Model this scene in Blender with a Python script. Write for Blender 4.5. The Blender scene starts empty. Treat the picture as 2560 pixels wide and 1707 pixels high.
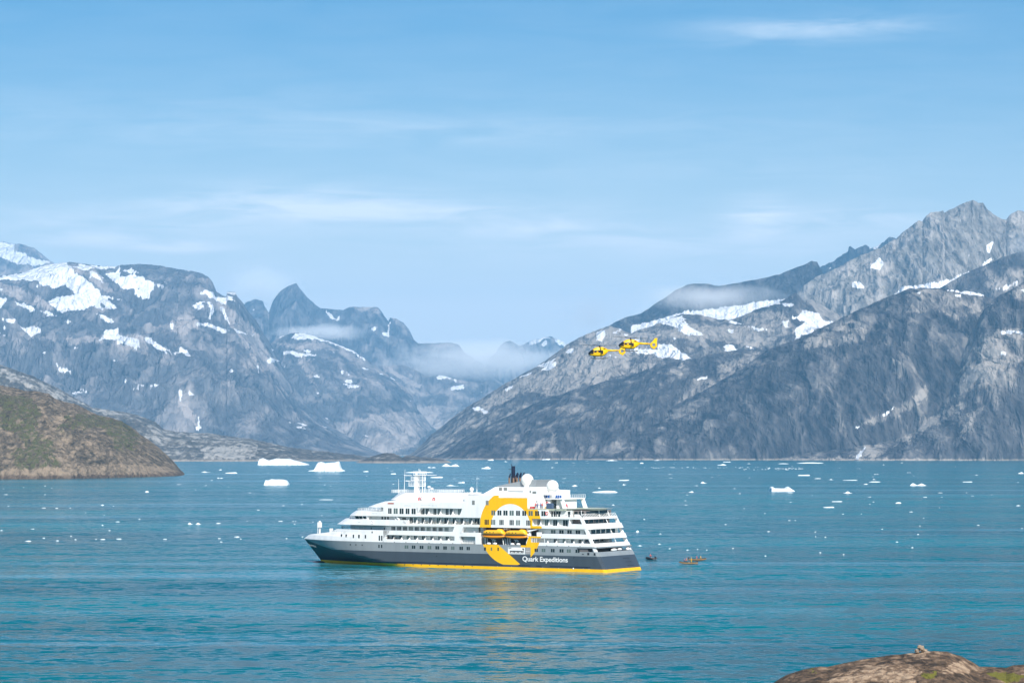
import bpy, bmesh, math, random
import numpy as np
from mathutils import Vector, Matrix, Euler

sc = bpy.context.scene
COL = sc.collection
R = math.radians
rnd = random.Random(7)

# ------------------------------------------------------------------ camera
FPX, VH, CH = 6200.0, 1125.0, 36.08          # focal length in source pixels, horizon row, eye height
cam_d = bpy.data.cameras.new('camera')
cam = bpy.data.objects.new('camera', cam_d); COL.objects.link(cam)
cam.location = (0, 0, CH); cam.rotation_euler = (R(90), 0, 0)
cam_d.sensor_width = 36.0; cam_d.lens = 36.0*FPX/2560
cam_d.shift_y = (VH-853.5)/2560
cam_d.clip_start = 5; cam_d.clip_end = 200000
sc.camera = cam

# ------------------------------------------------------------------ world, sun, exposure
SUN_EL, SUN_AZ = 40.0, 15.0      # azimuth: degrees right of straight behind the camera
w = bpy.data.worlds.new('World'); sc.world = w; w.use_nodes = True
nt = w.node_tree; N = nt.nodes; Lk = nt.links; N.clear()
sky = N.new('ShaderNodeTexSky'); sky.sky_type = 'NISHITA'; sky.sun_disc = False
sky.sun_elevation = R(SUN_EL); sky.sun_rotation = R(180-SUN_AZ)
sky.air_density = 1.0; sky.dust_density = 0.5; sky.ozone_density = 1.5; sky.altitude = 0
hsv = N.new('ShaderNodeHueSaturation'); hsv.inputs['Saturation'].default_value = 1.7
hsv.inputs['Value'].default_value = 1.0
Lk.new(sky.outputs[0], hsv.inputs['Color'])
tc = N.new('ShaderNodeTexCoord'); sep = N.new('ShaderNodeSeparateXYZ'); Lk.new(tc.outputs['Generated'], sep.inputs[0])
def M(op, a, b=None, c=None):
    n = N.new('ShaderNodeMath'); n.operation = op
    for i, v in enumerate((a, b, c)):
        if v is None: continue
        if isinstance(v, (int, float)): n.inputs[i].default_value = v
        else: Lk.new(v, n.inputs[i])
    return n.outputs[0]
# azimuth and elevation tangents of the view direction (thin high cloud lies in fixed compass directions)
ty = M('MAXIMUM', sep.outputs['Y'], 0.02)
ax = M('DIVIDE', sep.outputs['X'], ty); el = M('DIVIDE', sep.outputs['Z'], ty)
cmb = N.new('ShaderNodeCombineXYZ'); Lk.new(M('MULTIPLY', ax, 9.0), cmb.inputs[0]); Lk.new(M('MULTIPLY', el, 70.0), cmb.inputs[1])
nz = N.new('ShaderNodeTexNoise'); Lk.new(cmb.outputs[0], nz.inputs['Vector'])
nz.inputs['Scale'].default_value = 2.0; nz.inputs['Detail'].default_value = 8; nz.inputs['Roughness'].default_value = .6; nz.inputs['Distortion'].default_value = .6
cl = None
for (u, v, wu, wv, s) in [(700,505,330,40,.75),(980,525,380,34,.6),(360,560,380,40,.5),(460,618,110,14,.75),(230,600,160,16,.5),(620,720,80,60,.5),
                          (1950,78,200,30,.5),(2150,62,200,25,.4),(1900,545,80,50,.7),(2120,545,190,28,.7),(1400,570,260,26,.5),
                          (1700,610,700,50,.35),(1800,430,500,40,.12),(1100,330,900,40,.22),(500,280,700,60,.1)]:
    cx, cy = (u-1280)/FPX, (VH-v)/FPX
    dx = M('DIVIDE', M('SUBTRACT', ax, cx), wu/FPX); dy = M('DIVIDE', M('SUBTRACT', el, cy), wv/FPX)
    g = M('MULTIPLY', M('EXPONENT', M('MULTIPLY', M('ADD', M('MULTIPLY', dx, dx), M('MULTIPLY', dy, dy)), -1.0)), s)
    cl = g if cl is None else M('ADD', cl, g)
nr = N.new('ShaderNodeMapRange'); Lk.new(nz.outputs[0], nr.inputs[0]); nr.inputs[1].default_value = .36; nr.inputs[2].default_value = .72
cfac = M('MINIMUM', M('MULTIPLY', M('MULTIPLY', cl, M('ADD', M('MULTIPLY', nr.outputs[0], .9), .12)), .85), .85)
hz0 = M('ADD', M('MULTIPLY', nr.outputs[0], .05), M('MULTIPLY', M('EXPONENT', M('MULTIPLY', M('MAXIMUM', el, 0.0), -23.0)), 3.8))
cfac = M('ADD', cfac, hz0)
mix = N.new('ShaderNodeMix'); mix.data_type = 'RGBA'; Lk.new(cfac, mix.inputs['Factor'])
Lk.new(hsv.outputs[0], mix.inputs['A']); mix.inputs['B'].default_value = (12.8, 13.2, 13.7, 1)
bg = N.new('ShaderNodeBackground'); bg.inputs['Strength'].default_value = 0.058
Lk.new(mix.outputs['Result'], bg.inputs['Color'])
wo = N.new('ShaderNodeOutputWorld'); Lk.new(bg.outputs[0], wo.inputs['Surface'])

sd = bpy.data.lights.new('sun', 'SUN'); sd.energy = 4.5; sd.angle = R(0.5); sd.color = (1, .95, .87)
sun = bpy.data.objects.new('sun', sd); COL.objects.link(sun)
sdir = Vector((math.sin(R(SUN_AZ))*math.cos(R(SUN_EL)), -math.cos(R(SUN_AZ))*math.cos(R(SUN_EL)), math.sin(R(SUN_EL))))
sun.rotation_euler = sdir.to_track_quat('Z', 'Y').to_euler(); sun.location = (0, -50, 300)
vs = sc.view_settings; vs.view_transform = 'Standard'; vs.look = 'None'; vs.exposure = 0.76; vs.gamma = 1
try: vs.use_curve_mapping = False
except Exception: pass
sc.cycles.volume_bounces = 2; sc.cycles.max_bounces = 6; sc.cycles.volume_max_steps = 64
sc.cycles.use_denoising = True

# ------------------------------------------------------------------ helpers
def at(u, v, Y):
    return Vector(((u-1280)/FPX*Y, Y, CH+(VH-v)/FPX*Y))

def tag(o, label=None, cat=None, group=None, kind=None):
    if label: o['label'] = label
    if cat: o['category'] = cat
    if group: o['group'] = group
    if kind: o['kind'] = kind
    return o

def empty(name, loc=(0, 0, 0), rz=0):
    o = bpy.data.objects.new(name, None); COL.objects.link(o)
    o.location = loc; o.rotation_euler = (0, 0, rz); o.empty_display_size = .5
    return o

class MB:
    def __init__(s): s.v = []; s.f = []; s.m = []; s.mi = 0
    def add(s, vs, fs):
        b = len(s.v); s.v += [tuple(p) for p in vs]; s.f += [[i+b for i in f] for f in fs]; s.m += [s.mi]*len(fs); return s
    def box(s, x0, x1, y0, y1, z0, z1):
        p = [(x, y, z) for z in (z0, z1) for y in (y0, y1) for x in (x0, x1)]
        return s.add(p, [(0, 2, 3, 1), (4, 5, 7, 6), (0, 1, 5, 4), (2, 6, 7, 3), (0, 4, 6, 2), (1, 3, 7, 5)])
    def prism(s, poly, y0, y1):      # polygon in x,z extruded along y
        n = len(poly)
        vs = [(x, y0, z) for x, z in poly]+[(x, y1, z) for x, z in poly]
        fs = [list(range(n))[::-1], list(range(n, 2*n))]+[(i, (i+1) % n, n+(i+1) % n, n+i) for i in range(n)]
        return s.add(vs, fs)
    def loft(s, rings, cap=True, closed=True):
        n = len(rings[0]); vs = [p for r in rings for p in r]; fs = []
        for k in range(len(rings)-1):
            for i in range(n if closed else n-1):
                j = (i+1) % n
                fs.append((k*n+i, k*n+j, (k+1)*n+j, (k+1)*n+i))
        if cap: fs.append(list(range(n))[::-1]); fs.append([(len(rings)-1)*n+i for i in range(n)])
        return s.add(vs, fs)
    def tube(s, a, b, r0, r1=None, n=6):
        a = Vector(a); b = Vector(b); r1 = r0 if r1 is None else r1
        d = (b-a).normalized(); q = d.orthogonal().normalized(); t = d.cross(q)
        ring = lambda c, r: [tuple(c+q*math.cos(2*math.pi*i/n)*r+t*math.sin(2*math.pi*i/n)*r) for i in range(n)]
        return s.loft([ring(a, r0), ring(b, r1)])
    def ball(s, c, rx, ry=None, rz=None, nu=20, nv=12):
        ry = ry or rx; rz = rz or rx; rings = []
        for k in range(nv+1):
            a = math.pi*k/nv; rr = max(math.sin(a), 1e-3)
            rings.append([(c[0]+rx*rr*math.cos(2*math.pi*i/nu), c[1]+ry*rr*math.sin(2*math.pi*i/nu), c[2]-rz*math.cos(a)) for i in range(nu)])
        return s.loft(rings)
    def build(s, name, mats, parent=None, smooth=False, bevel=0):
        me = bpy.data.meshes.new(name); me.from_pydata(s.v, [], s.f); me.update()
        if not isinstance(mats, (list, tuple)): mats = [mats]
        for m in mats: me.materials.append(m)
        me.polygons.foreach_set('material_index', s.m)
        if smooth: me.polygons.foreach_set('use_smooth', [True]*len(s.f))
        bm = bmesh.new(); bm.from_mesh(me); bmesh.ops.recalc_face_normals(bm, faces=bm.faces); bm.to_mesh(me); bm.free()
        o = bpy.data.objects.new(name, me); COL.objects.link(o)
        if parent: o.parent = parent
        if bevel:
            b = o.modifiers.new('bevel', 'BEVEL'); b.width = bevel; b.segments = 2; b.limit_method = 'ANGLE'
        return o

def build_each(mb, name, mats, parent=None, smooth=False, bevel=0):
    par = list(range(len(mb.v)))
    def find(a):
        while par[a] != a: par[a] = par[par[a]]; a = par[a]
        return a
    for f in mb.f:
        for q in f[1:]: par[find(q)] = find(f[0])
    groups = {}
    for f in mb.f: groups.setdefault(find(f[0]), []).append(f)
    out = []
    for fs in groups.values():
        ids = sorted({q for f in fs for q in f}); mp = {q: i for i, q in enumerate(ids)}
        m2 = MB(); m2.v = [mb.v[q] for q in ids]; m2.f = [[mp[q] for q in f] for f in fs]; m2.m = [0]*len(fs)
        out.append(m2.build(name, mats, parent, smooth, bevel))
    return out

def mat(name, color, rough=.5, metal=0, spec=.5, noise=0, nscale=1.0, bump=0):
    m = bpy.data.materials.new(name); m.use_nodes = True
    t = m.node_tree; b = t.nodes['Principled BSDF']
    b.inputs['Base Color'].default_value = (*color, 1); b.inputs['Roughness'].default_value = rough
    b.inputs['Metallic'].default_value = metal; b.inputs['Specular IOR Level'].default_value = spec
    if noise or bump:
        tcn = t.nodes.new('ShaderNodeTexCoord'); n = t.nodes.new('ShaderNodeTexNoise')
        t.links.new(tcn.outputs['Object'], n.inputs['Vector']); n.inputs['Scale'].default_value = nscale; n.inputs['Detail'].default_value = 5
        if noise:
            mr = t.nodes.new('ShaderNodeMapRange'); t.links.new(n.outputs[0], mr.inputs[0])
            mr.inputs[1].default_value = .3; mr.inputs[2].default_value = .7; mr.inputs[3].default_value = 1-noise; mr.inputs[4].default_value = 1+noise*.6
            mx = t.nodes.new('ShaderNodeVectorMath'); mx.operation = 'SCALE'; mx.inputs[0].default_value = color
            t.links.new(mr.outputs[0], mx.inputs['Scale']); t.links.new(mx.outputs[0], b.inputs['Base Color'])
        if bump:
            bp = t.nodes.new('ShaderNodeBump'); bp.inputs['Strength'].default_value = .6; bp.inputs['Distance'].default_value = bump
            t.links.new(n.outputs[0], bp.inputs['Height']); t.links.new(bp.outputs[0], b.inputs['Normal'])
    return m

# ---- numpy gradient noise
_rs = np.random.RandomState(3)
_perm = _rs.permutation(512).astype(np.int64)
_perm = np.concatenate([_perm, _perm, _perm])
_g = _rs.rand(512)*2*np.pi; _gx = np.cos(_g); _gy = np.sin(_g)
def pn(x, y):
    xi = np.floor(x).astype(np.int64); yi = np.floor(y).astype(np.int64); xf = x-xi; yf = y-yi
    def gr(a, b, dx, dy):
        h = _perm[(_perm[a & 511]+b) & 511]
        return _gx[h]*dx+_gy[h]*dy
    u = xf*xf*xf*(xf*(xf*6-15)+10); v = yf*yf*yf*(yf*(yf*6-15)+10)
    a = gr(xi, yi, xf, yf); b = gr(xi+1, yi, xf-1, yf); c = gr(xi, yi+1, xf, yf-1); d = gr(xi+1, yi+1, xf-1, yf-1)
    return (a+(b-a)*u+((c+(d-c)*u)-(a+(b-a)*u))*v)*1.5
def fbm(x, y, o=5, g=.5):
    s = np.zeros_like(x, dtype=float); a = 1.0; t = 0
    for i in range(o):
        s += a*pn(x*2**i+17.3*i, y*2**i+9.1*i); t += a; a *= g
    return s/t
def ridged(x, y, o=5, g=.5):
    s = np.zeros_like(x, dtype=float); a = 1.0; t = 0
    for i in range(o):
        s += a*(1-2*np.abs(pn(x*2**i+31.7*i, y*2**i+5.3*i))); t += a; a *= g
    return s/t
def inpoly(px, py, poly):
    r = np.zeros(px.shape, bool); n = len(poly); j = n-1
    for i in range(n):
        xi, yi = poly[i]; xj, yj = poly[j]
        c = ((yi > py) != (yj > py)) & (px < (xj-xi)*(py-yi)/(yj-yi+1e-9)+xi); r ^= c; j = i
    return r

def grid_mesh(name, X, Y, Z, attrs, m, parent=None, smooth=False):
    nr_, nc = X.shape
    co = np.stack([X, Y, Z], -1).reshape(-1, 3).astype(np.float32)
    i = np.arange((nr_-1)*(nc-1)); r = i//(nc-1); c = i % (nc-1); a = r*nc+c
    q = np.stack([a, a+1, a+nc+1, a+nc], -1).astype(np.int32)
    me = bpy.data.meshes.new(name)
    me.vertices.add(len(co)); me.vertices.foreach_set('co', co.ravel())
    me.loops.add(q.size); me.loops.foreach_set('vertex_index', q.ravel())
    me.polygons.add(len(q)); me.polygons.foreach_set('loop_start', np.arange(0, q.size, 4, dtype=np.int32))
    me.polygons.foreach_set('loop_total', np.full(len(q), 4, dtype=np.int32))
    me.update(calc_edges=True)
    if smooth: me.polygons.foreach_set('use_smooth', np.ones(len(q), bool))
    for k, v in attrs.items():
        at_ = me.attributes.new(k, 'FLOAT', 'POINT'); at_.data.foreach_set('value', v.ravel().astype(np.float32))
    me.materials.append(m)
    o = bpy.data.objects.new(name, me); COL.objects.link(o)
    if parent: o.parent = parent
    return o

# ------------------------------------------------------------------ terrain
def rock_mat(name, dark, mid, pale, green=(.07, .085, .03), fine=1/40., shore=(.42, .36, .3), finemix=.35, bumpd=12.0, tilt=0, crack=.28):
    m = bpy.data.materials.new(name); m.use_nodes = True; t = m.node_tree; n = t.nodes; l = t.links
    b = n['Principled BSDF']; b.inputs['Roughness'].default_value = .9; b.inputs['Specular IOR Level'].default_value = .15
    def attr(k):
        a = n.new('ShaderNodeAttribute'); a.attribute_name = k; return a.outputs['Fac']
    def mth(op, a, b_, c=None):
        x = n.new('ShaderNodeMath'); x.operation = op; x.use_clamp = False
        for i, v in enumerate((a, b_, c)):
            if v is None: continue
            if isinstance(v, (int, float)): x.inputs[i].default_value = v
            else: l.new(v, x.inputs[i])
        return x.outputs[0]
    geo = n.new('ShaderNodeNewGeometry')
    mp = n.new('ShaderNodeMapping'); mp.inputs['Scale'].default_value = (fine*1.4, fine*.5, fine*.5); l.new(geo.outputs['Position'], mp.inputs[0])
    nz = n.new('ShaderNodeTexNoise'); l.new(mp.outputs[0], nz.inputs['Vector']); nz.inputs['Scale'].default_value = 1; nz.inputs['Detail'].default_value = 6; nz.inputs['Roughness'].default_value = .65
    mp2 = n.new('ShaderNodeMapping'); mp2.inputs['Scale'].default_value = (fine*.55, fine*.2, fine*.22); mp2.inputs['Rotation'].default_value = (0, R(tilt), 0); l.new(geo.outputs['Position'], mp2.inputs[0])
    nr2 = n.new('ShaderNodeTexNoise'); nr2.noise_type = 'RIDGED_MULTIFRACTAL'; l.new(mp2.outputs[0], nr2.inputs['Vector']); nr2.inputs['Scale'].default_value = 1; nr2.inputs['Detail'].default_value = 7; nr2.inputs['Roughness'].default_value = .62
    nr2.inputs['Offset'].default_value = .9; nr2.inputs['Gain'].default_value = 2.0; nr2.inputs['Distortion'].default_value = .3
    crk = mth('MINIMUM', mth('MAXIMUM', mth('SUBTRACT', nr2.outputs[0], .35), 0.0), 1.2)
    nzc = mth('SUBTRACT', nz.outputs[0], .5)
    tone = mth('SUBTRACT', mth('ADD', mth('ADD', attr('tone'), .2), mth('MULTIPLY', nzc, finemix*2.6)), mth('MULTIPLY', crk, crack))
    cr = n.new('ShaderNodeValToRGB'); e = cr.color_ramp.elements
    e[0].position = .12; e[0].color = (*dark, 1); e[1].position = .5; e[1].color = (*mid, 1)
    x = e.new(.85); x.color = (*pale, 1); l.new(tone, cr.inputs[0])
    def mixc(f, a, bcol):
        q = n.new('ShaderNodeMix'); q.data_type = 'RGBA'; l.new(f, q.inputs['Factor']); l.new(a, q.inputs['A']); q.inputs['B'].default_value = (*bcol, 1); return q.outputs['Result']
    def step(v, a0, a1):
        r = n.new('ShaderNodeMapRange'); r.interpolation_type = 'SMOOTHSTEP'; l.new(v, r.inputs[0]); r.inputs[1].default_value = a0; r.inputs[2].default_value = a1; return r.outputs[0]
    c = mixc(step(mth('ADD', attr('veg'), mth('MULTIPLY', nzc, 1.2)), .42, .6), cr.outputs[0], green)
    if shore:
        sp = n.new('ShaderNodeSeparateXYZ'); l.new(geo.outputs['Position'], sp.inputs[0])
        sh = mth('SUBTRACT', 1.0, step(mth('ADD', sp.outputs['Z'], mth('MULTIPLY', nzc, 10.0)), 3.0, 7.0))
        c = mixc(mth('MULTIPLY', sh, .6), c, shore)
    c = mixc(step(mth('ADD', attr('snow'), mth('MULTIPLY', nzc, 1.5)), .44, .66), c, (.84, .85, .87))
    l.new(c, b.inputs['Base Color'])
    bp = n.new('ShaderNodeBump'); bp.inputs['Strength'].default_value = .8; bp.inputs['Distance'].default_value = bumpd
    l.new(mth('SUBTRACT', nz.outputs[0], mth('MULTIPLY', crk, .9)), bp.inputs['Height']); l.new(bp.outputs[0], b.inputs['Normal'])
    return m

def mountain(name, label, pts, Yr, Yb, material, base_v=None, ncell=1.3, nrow=150, prof=.9, amp=.13, sc_km=1.2, gully=.05, gk=(14, 3, 0),
             snow=(), pale=(), veg=(), vegn=0, autosnow=0, jag=1.2, tone0=.45, tonea=.5, streak=.3, seed=0, back=900, zb=-12, smooth=False, palezone=None, top=None):
    pts = list(pts)      # let the ranges run on well past the frame
    if pts[0][0] < 0: pts = [(pts[0][0]-620, pts[0][1]+25), (pts[0][0]-300, pts[0][1]-28), (pts[0][0]-120, pts[0][1]-8)]+pts
    if pts[-1][0] > 2560: pts += [(pts[-1][0]+120, pts[-1][1]-6), (pts[-1][0]+300, pts[-1][1]+20), (pts[-1][0]+620, pts[-1][1]-15)]
    us = np.array([p[0] for p in pts], float); vr = np.array([p[1] for p in pts], float)
    u = np.arange(us[0], us[-1]+.01, ncell)
    yr = np.interp(u, us, np.array([p[2] if len(p) > 2 else 0 for p in pts], float))
    yr = np.where(yr == 0, Yr, yr) if not any(len(p) > 2 for p in pts) else np.interp(u, us, np.array([p[2] if len(p) > 2 else Yr for p in pts], float))
    v = np.interp(u, us, vr)+jag*1.6*fbm(u/26+seed*7.7, u*0+seed, 5, .6)*2
    yb = Yb if not callable(Yb) else Yb(u)
    yb = np.zeros_like(u)+yb
    yr = np.maximum(yr, yb+30)
    t = np.concatenate([np.linspace(0, 1, nrow), 1+np.array([.015, .05, .15, .4, 1.0])])
    T, U = np.meshgrid(t, u, indexing='ij'); V = np.tile(v, (len(t), 1)); YR = np.tile(yr, (len(t), 1)); YB = np.tile(yb, (len(t), 1))
    Tc = np.clip(T, 0, 1)
    YY = YB+(YR-YB)*Tc; zr = CH+(VH-V)/FPX*YR
    H = np.maximum(zr-zb, 6)
    XX = (U-1280)/FPX*YY
    km = 1000.*sc_km
    wx = fbm(XX/km*.7+seed*3.1, YY/km*.7+4.2, 3); wy = fbm(XX/km*.7+9.1+seed, YY/km*.7+1.7, 3)
    n1 = ridged(XX/km+wx*.8+seed*11, YY/km+wy*.8, 6, .55)
    n2 = fbm(XX/km*3+seed*5, YY/km*3, 6, .6)
    uu = XX/1000.
    n3 = ridged(uu*gk[0]*.5+gk[2]*Tc+seed+wx*.8, Tc*gk[1]+wy+seed, 4, .6)
    env = np.sin(np.pi*np.clip(Tc, 0, 1)**.8)**.55*(1-.25*Tc)
    Z = zb+(zr-zb)*Tc**prof+H*env*(amp*(n1-.25)+amp*.45*n2+gully*(n3-.3)+.035*ridged(XX/(km*.16)+wx*2, YY/(km*.22)+wy*2, 5, .6))
    zmax = CH+(VH-V-.4)/FPX*YY
    soft = H*.02
    Z = np.where(T < .999, np.minimum(Z, zmax-soft*(1-Tc)*2), zr)
    Tb = np.clip(T-1, 0, 1)
    YN = YY+Tb*back*2; XX = XX*YN/YY; YY = YN; Z = np.where(T > 1, zr-(zr-zb)*np.minimum(Tb*1.0, 1)*.9, Z)
    Z = np.where((T > 1) & (Z < zb), zb, Z)
    # attributes, evaluated where the ground point lies seen from the survey point
    PV = VH-(Z-CH)/YY*FPX
    wob = fbm(U/18+seed, PV/14, 6, .7)
    pu = U+wob*11; pv = PV+fbm(U/18+50, PV/14+seed, 6, .7)*8
    S = np.zeros_like(U); ZZ0 = Z
    for poly in snow: S = np.maximum(S, inpoly(pu, pv, poly)*1.0)
    P = np.zeros_like(U)
    for poly in pale: P = np.maximum(P, inpoly(pu+wob*14, pv+wob*10, poly)*1.0)
    if autosnow:
        a = fbm(XX/260+seed, ZZ0/110+XX/500, 5, .6)-.18*(1-Z/Z.max())
        S = np.maximum(S, np.clip((a-autosnow)*9, 0, .8)*(Tc < 1))
    if autosnow:
        a2 = ridged(uu*gk[0]*2.2+gk[2]*1.2*Tc+wx*1.5+seed, Tc*2.2+seed, 3, .5)
        S = np.maximum(S, np.clip((a2-.80)*9, 0, .8)*np.clip((a+.12)*6, 0, 1)*(Tc < 1)*np.clip(Z/Z.max()*2-.4, 0, 1))
    # box blur the snow a little so the shader can break its edge
    for _ in range(1):
        S = (S+np.roll(S, 1, 0)+np.roll(S, -1, 0)+np.roll(S, 1, 1)+np.roll(S, -1, 1))/5
    ZZ_ = Z
    gz = np.gradient(Z, axis=1)/np.maximum(np.gradient(XX, axis=1), .1)
    tone = tone0-.04+tonea*(.55*fbm(XX/600+seed*2, Z/420+seed, 5, .6)+.45*n2)+streak*.5*fbm(uu*gk[0]*1.6+gk[2]*1.6*Tc+wx*1.5, Tc*gk[1]*.9+seed, 4, .6)+P*.3+.30*ridged(XX/300+ZZ_/500+seed, ZZ_/160-XX/900, 4, .6)*.35
    G = np.zeros_like(U)
    for poly in veg: G = np.maximum(G, inpoly(pu+wob*22, pv+wob*16, poly)*.52)
    if vegn: G = np.maximum(G, np.clip(.5+fbm(XX/150+seed, Z/90+3, 5, .6)*1.6-(1-vegn), 0, 1))
    o = grid_mesh(name, XX, YY, Z, {'snow': S, 'tone': tone, 'veg': G}, material, smooth=smooth)
    return tag(o, label, None, None, 'structure') if label else tag(o, kind='structure')

def px(o, s, l): return [(o[0]+a*s, o[1]+b*s) for a, b in l]
r1 = lambda l: px((0, 560), .4082, l)
r2 = lambda l: px((600, 660), .3316, l)
r3 = lambda l: px((1200, 560), .3955, l)
r4 = lambda l: px((1860, 460), .4593, l)

m_far = rock_mat('far_rock', (.035, .045, .06), (.125, .13, .145), (.37, .335, .32), fine=1/110., bumpd=60, finemix=.24, tilt=-20, crack=.2)
m_right = rock_mat('slab_rock', (.022, .024, .03), (.098, .096, .1), (.34, .31, .28), fine=1/55., bumpd=30, finemix=.34, tilt=35, crack=.26)
m_granite = rock_mat('granite_peak', (.09, .09, .09), (.26, .25, .235), (.42, .39, .36), fine=1/80., bumpd=30)
m_grey = rock_mat('lichen_rock', (.045, .045, .04), (.12, .11, .095), (.36, .34, .31), green=(.06, .065, .035), fine=1/22., bumpd=6, finemix=.5)
m_brown = rock_mat('brown_hill_rock', (.05, .045, .034), (.155, .125, .09), (.29, .225, .16), green=(.095, .10, .045), fine=1/7., bumpd=3.5, finemix=.6, shore=(.07, .05, .04), tilt=20, crack=.3)

# far left snow cap
mountain('snow_peak', None, [(-80,585),(0,603),(40,610),(60,612),(85,620),(105,636),(130,655),(200,690),(280,730)], 26000, 22000, m_far, nrow=70, prof=.8, amp=.04, seed=1,
         snow=[r1([(-90,60),(0,100),(90,112),(85,170),(140,180),(200,210),(320,235),(220,258),(60,235),(0,200),(-90,190)])], tone0=.6)
# centre snow peaks far up the valley
mountain('valley_peak', None, [(1215,905),(1240,880),(1252,862),(1262,855),(1275,851),(1290,859),(1300,863),(1320,856),(1340,848),(1360,843),(1376,840),(1395,848),(1412,856),(1440,880),(1470,900)],
         26500, 24500, m_far, nrow=60, amp=.08, seed=2, tone0=.5,
         snow=[r3([(300,765),(320,735),(360,718),(440,708),(445,722),(400,732),(360,752)]), r3([(440,708),(500,725),(570,755),(560,775),(500,762),(470,730)]), r3([(375,765),(415,735),(425,742),(432,765),(400,772)])])
# pointed peak group
mountain('pointed_peak', None, [(560,830),(600,800),(606,765),(618,754),(640,748),(658,753),(661,765),(672,782),(676,770),(682,752),(700,728),(722,714),(741,707),(750,722),(768,743),(785,758),(802,771),(815,772),
    (845,774),(858,775),(868,769),(878,767),(944,768),(952,776),(962,792),(971,803),(975,793),(990,797),(1008,806),(1022,823),(1034,848),(1045,858),(1080,858),(1128,856),(1148,862),(1160,880),(1200,905),(1260,960)],
    23500, 20500, m_far, nrow=130, prof=.85, amp=.06, gully=.06, gk=(10, 2, 0), seed=3, jag=1.0, tone0=.4, tonea=.35,
    pale=[r2([(850,320),(1040,318),(1085,380),(1000,360),(920,370),(860,330)]), r2([(1130,400),(1200,415),(1280,500),(1320,580),(1240,530)]), r2([(1380,600),(1560,590),(1620,620),(1500,640)])],
    snow=[r2([(675,395),(720,408),(730,415),(765,375),(742,428),(700,418)]), r2([(985,478),(1022,478),(1018,500),(990,500)]), r2([(1075,515),(1115,515),(1130,550),(1080,548)]),
          r2([(1116,440),(1127,440),(1129,520),(1117,520)]), r2([(5,285),(40,290),(25,332),(10,320)]), r2([(80,335),(122,338),(90,352)]), r2([(645,345),(670,350),(700,400),(680,400)]), r2([(1420,620),(1490,628),(1480,638)])])
# low ridge and pink valley floor below the fog
mountain('valley_slope', None, [(900,1000),(930,930),(948,918),(980,912),(1014,914),(1040,925),(1064,940),(1100,938),(1140,948),(1170,952),(1200,955),(1222,950),(1238,953),(1250,965),(1290,990),(1330,1040),(1380,1100)],
    21000, 18650, m_far, nrow=150, prof=1.5, amp=.12, seed=4, tone0=.55, tonea=.5, gk=(8, 3, 1),
    snow=[r2([(1405,798),(1480,808),(1560,830),(1560,852),(1500,875),(1470,850),(1525,832)]), r2([(1590,925),(1640,915),(1690,908),(1695,942),(1600,944)]), r2([(1616,825),(1629,825),(1629,888),(1617,888)]),
          r2([(1565,850),(1612,836),(1605,872),(1570,868)]), r2([(1795,955),(1845,962),(1830,975)])],
    pale=[r2([(1000,720),(1100,800),(1300,930),(1380,920),(1200,820)]), r2([(1000,1100),(1500,1080),(1500,1250),(1300,1400),(900,1400)])])
# second massif
mountain('middle_massif', None, [(540,900),(600,880),(650,872),(680,856),(700,841),(733,832),(760,833),(790,842),(832,856),(882,876),(918,899),(948,922),(975,940),(998,958),(1015,970),(1030,988),(1042,1012),(1040,1018),(1075,1060),(1115,1095),(1160,1118),(1200,1134)],
    19000, 16200, m_far, nrow=170, prof=.8, amp=.15, gully=.06, gk=(9, 2.5, -2), seed=5, autosnow=.2, tone0=.42, tonea=.5,
    snow=[r2([(380,560),(420,525),(500,518),(570,538),(700,578),(760,600),(850,650),(950,722),(940,728),(850,668),(720,606),(600,574),(440,566)]), r2([(470,652),(530,652),(530,670),(480,666)]),
          r2([(545,850),(580,833),(605,850),(570,864)]), r2([(395,750),(420,738),(427,752),(400,770)]), r2([(495,1155),(520,1148),(527,1182),(505,1172)]), r2([(468,1062),(480,1060),(490,1085),(478,1082)])],
    pale=[r2([(250,590),(330,600),(600,580),(900,720),(1300,960),(1330,1050),(1100,830),(760,650),(400,640)]), r2([(300,1280),(500,1200),(700,1210),(900,1160),(1250,1100),(1500,1180),(1300,1390),(1000,1430),(600,1390),(200,1330)]),
          r2([(420,620),(480,640),(560,800),(520,880),(640,930),(540,900),(480,780)])])
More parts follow.
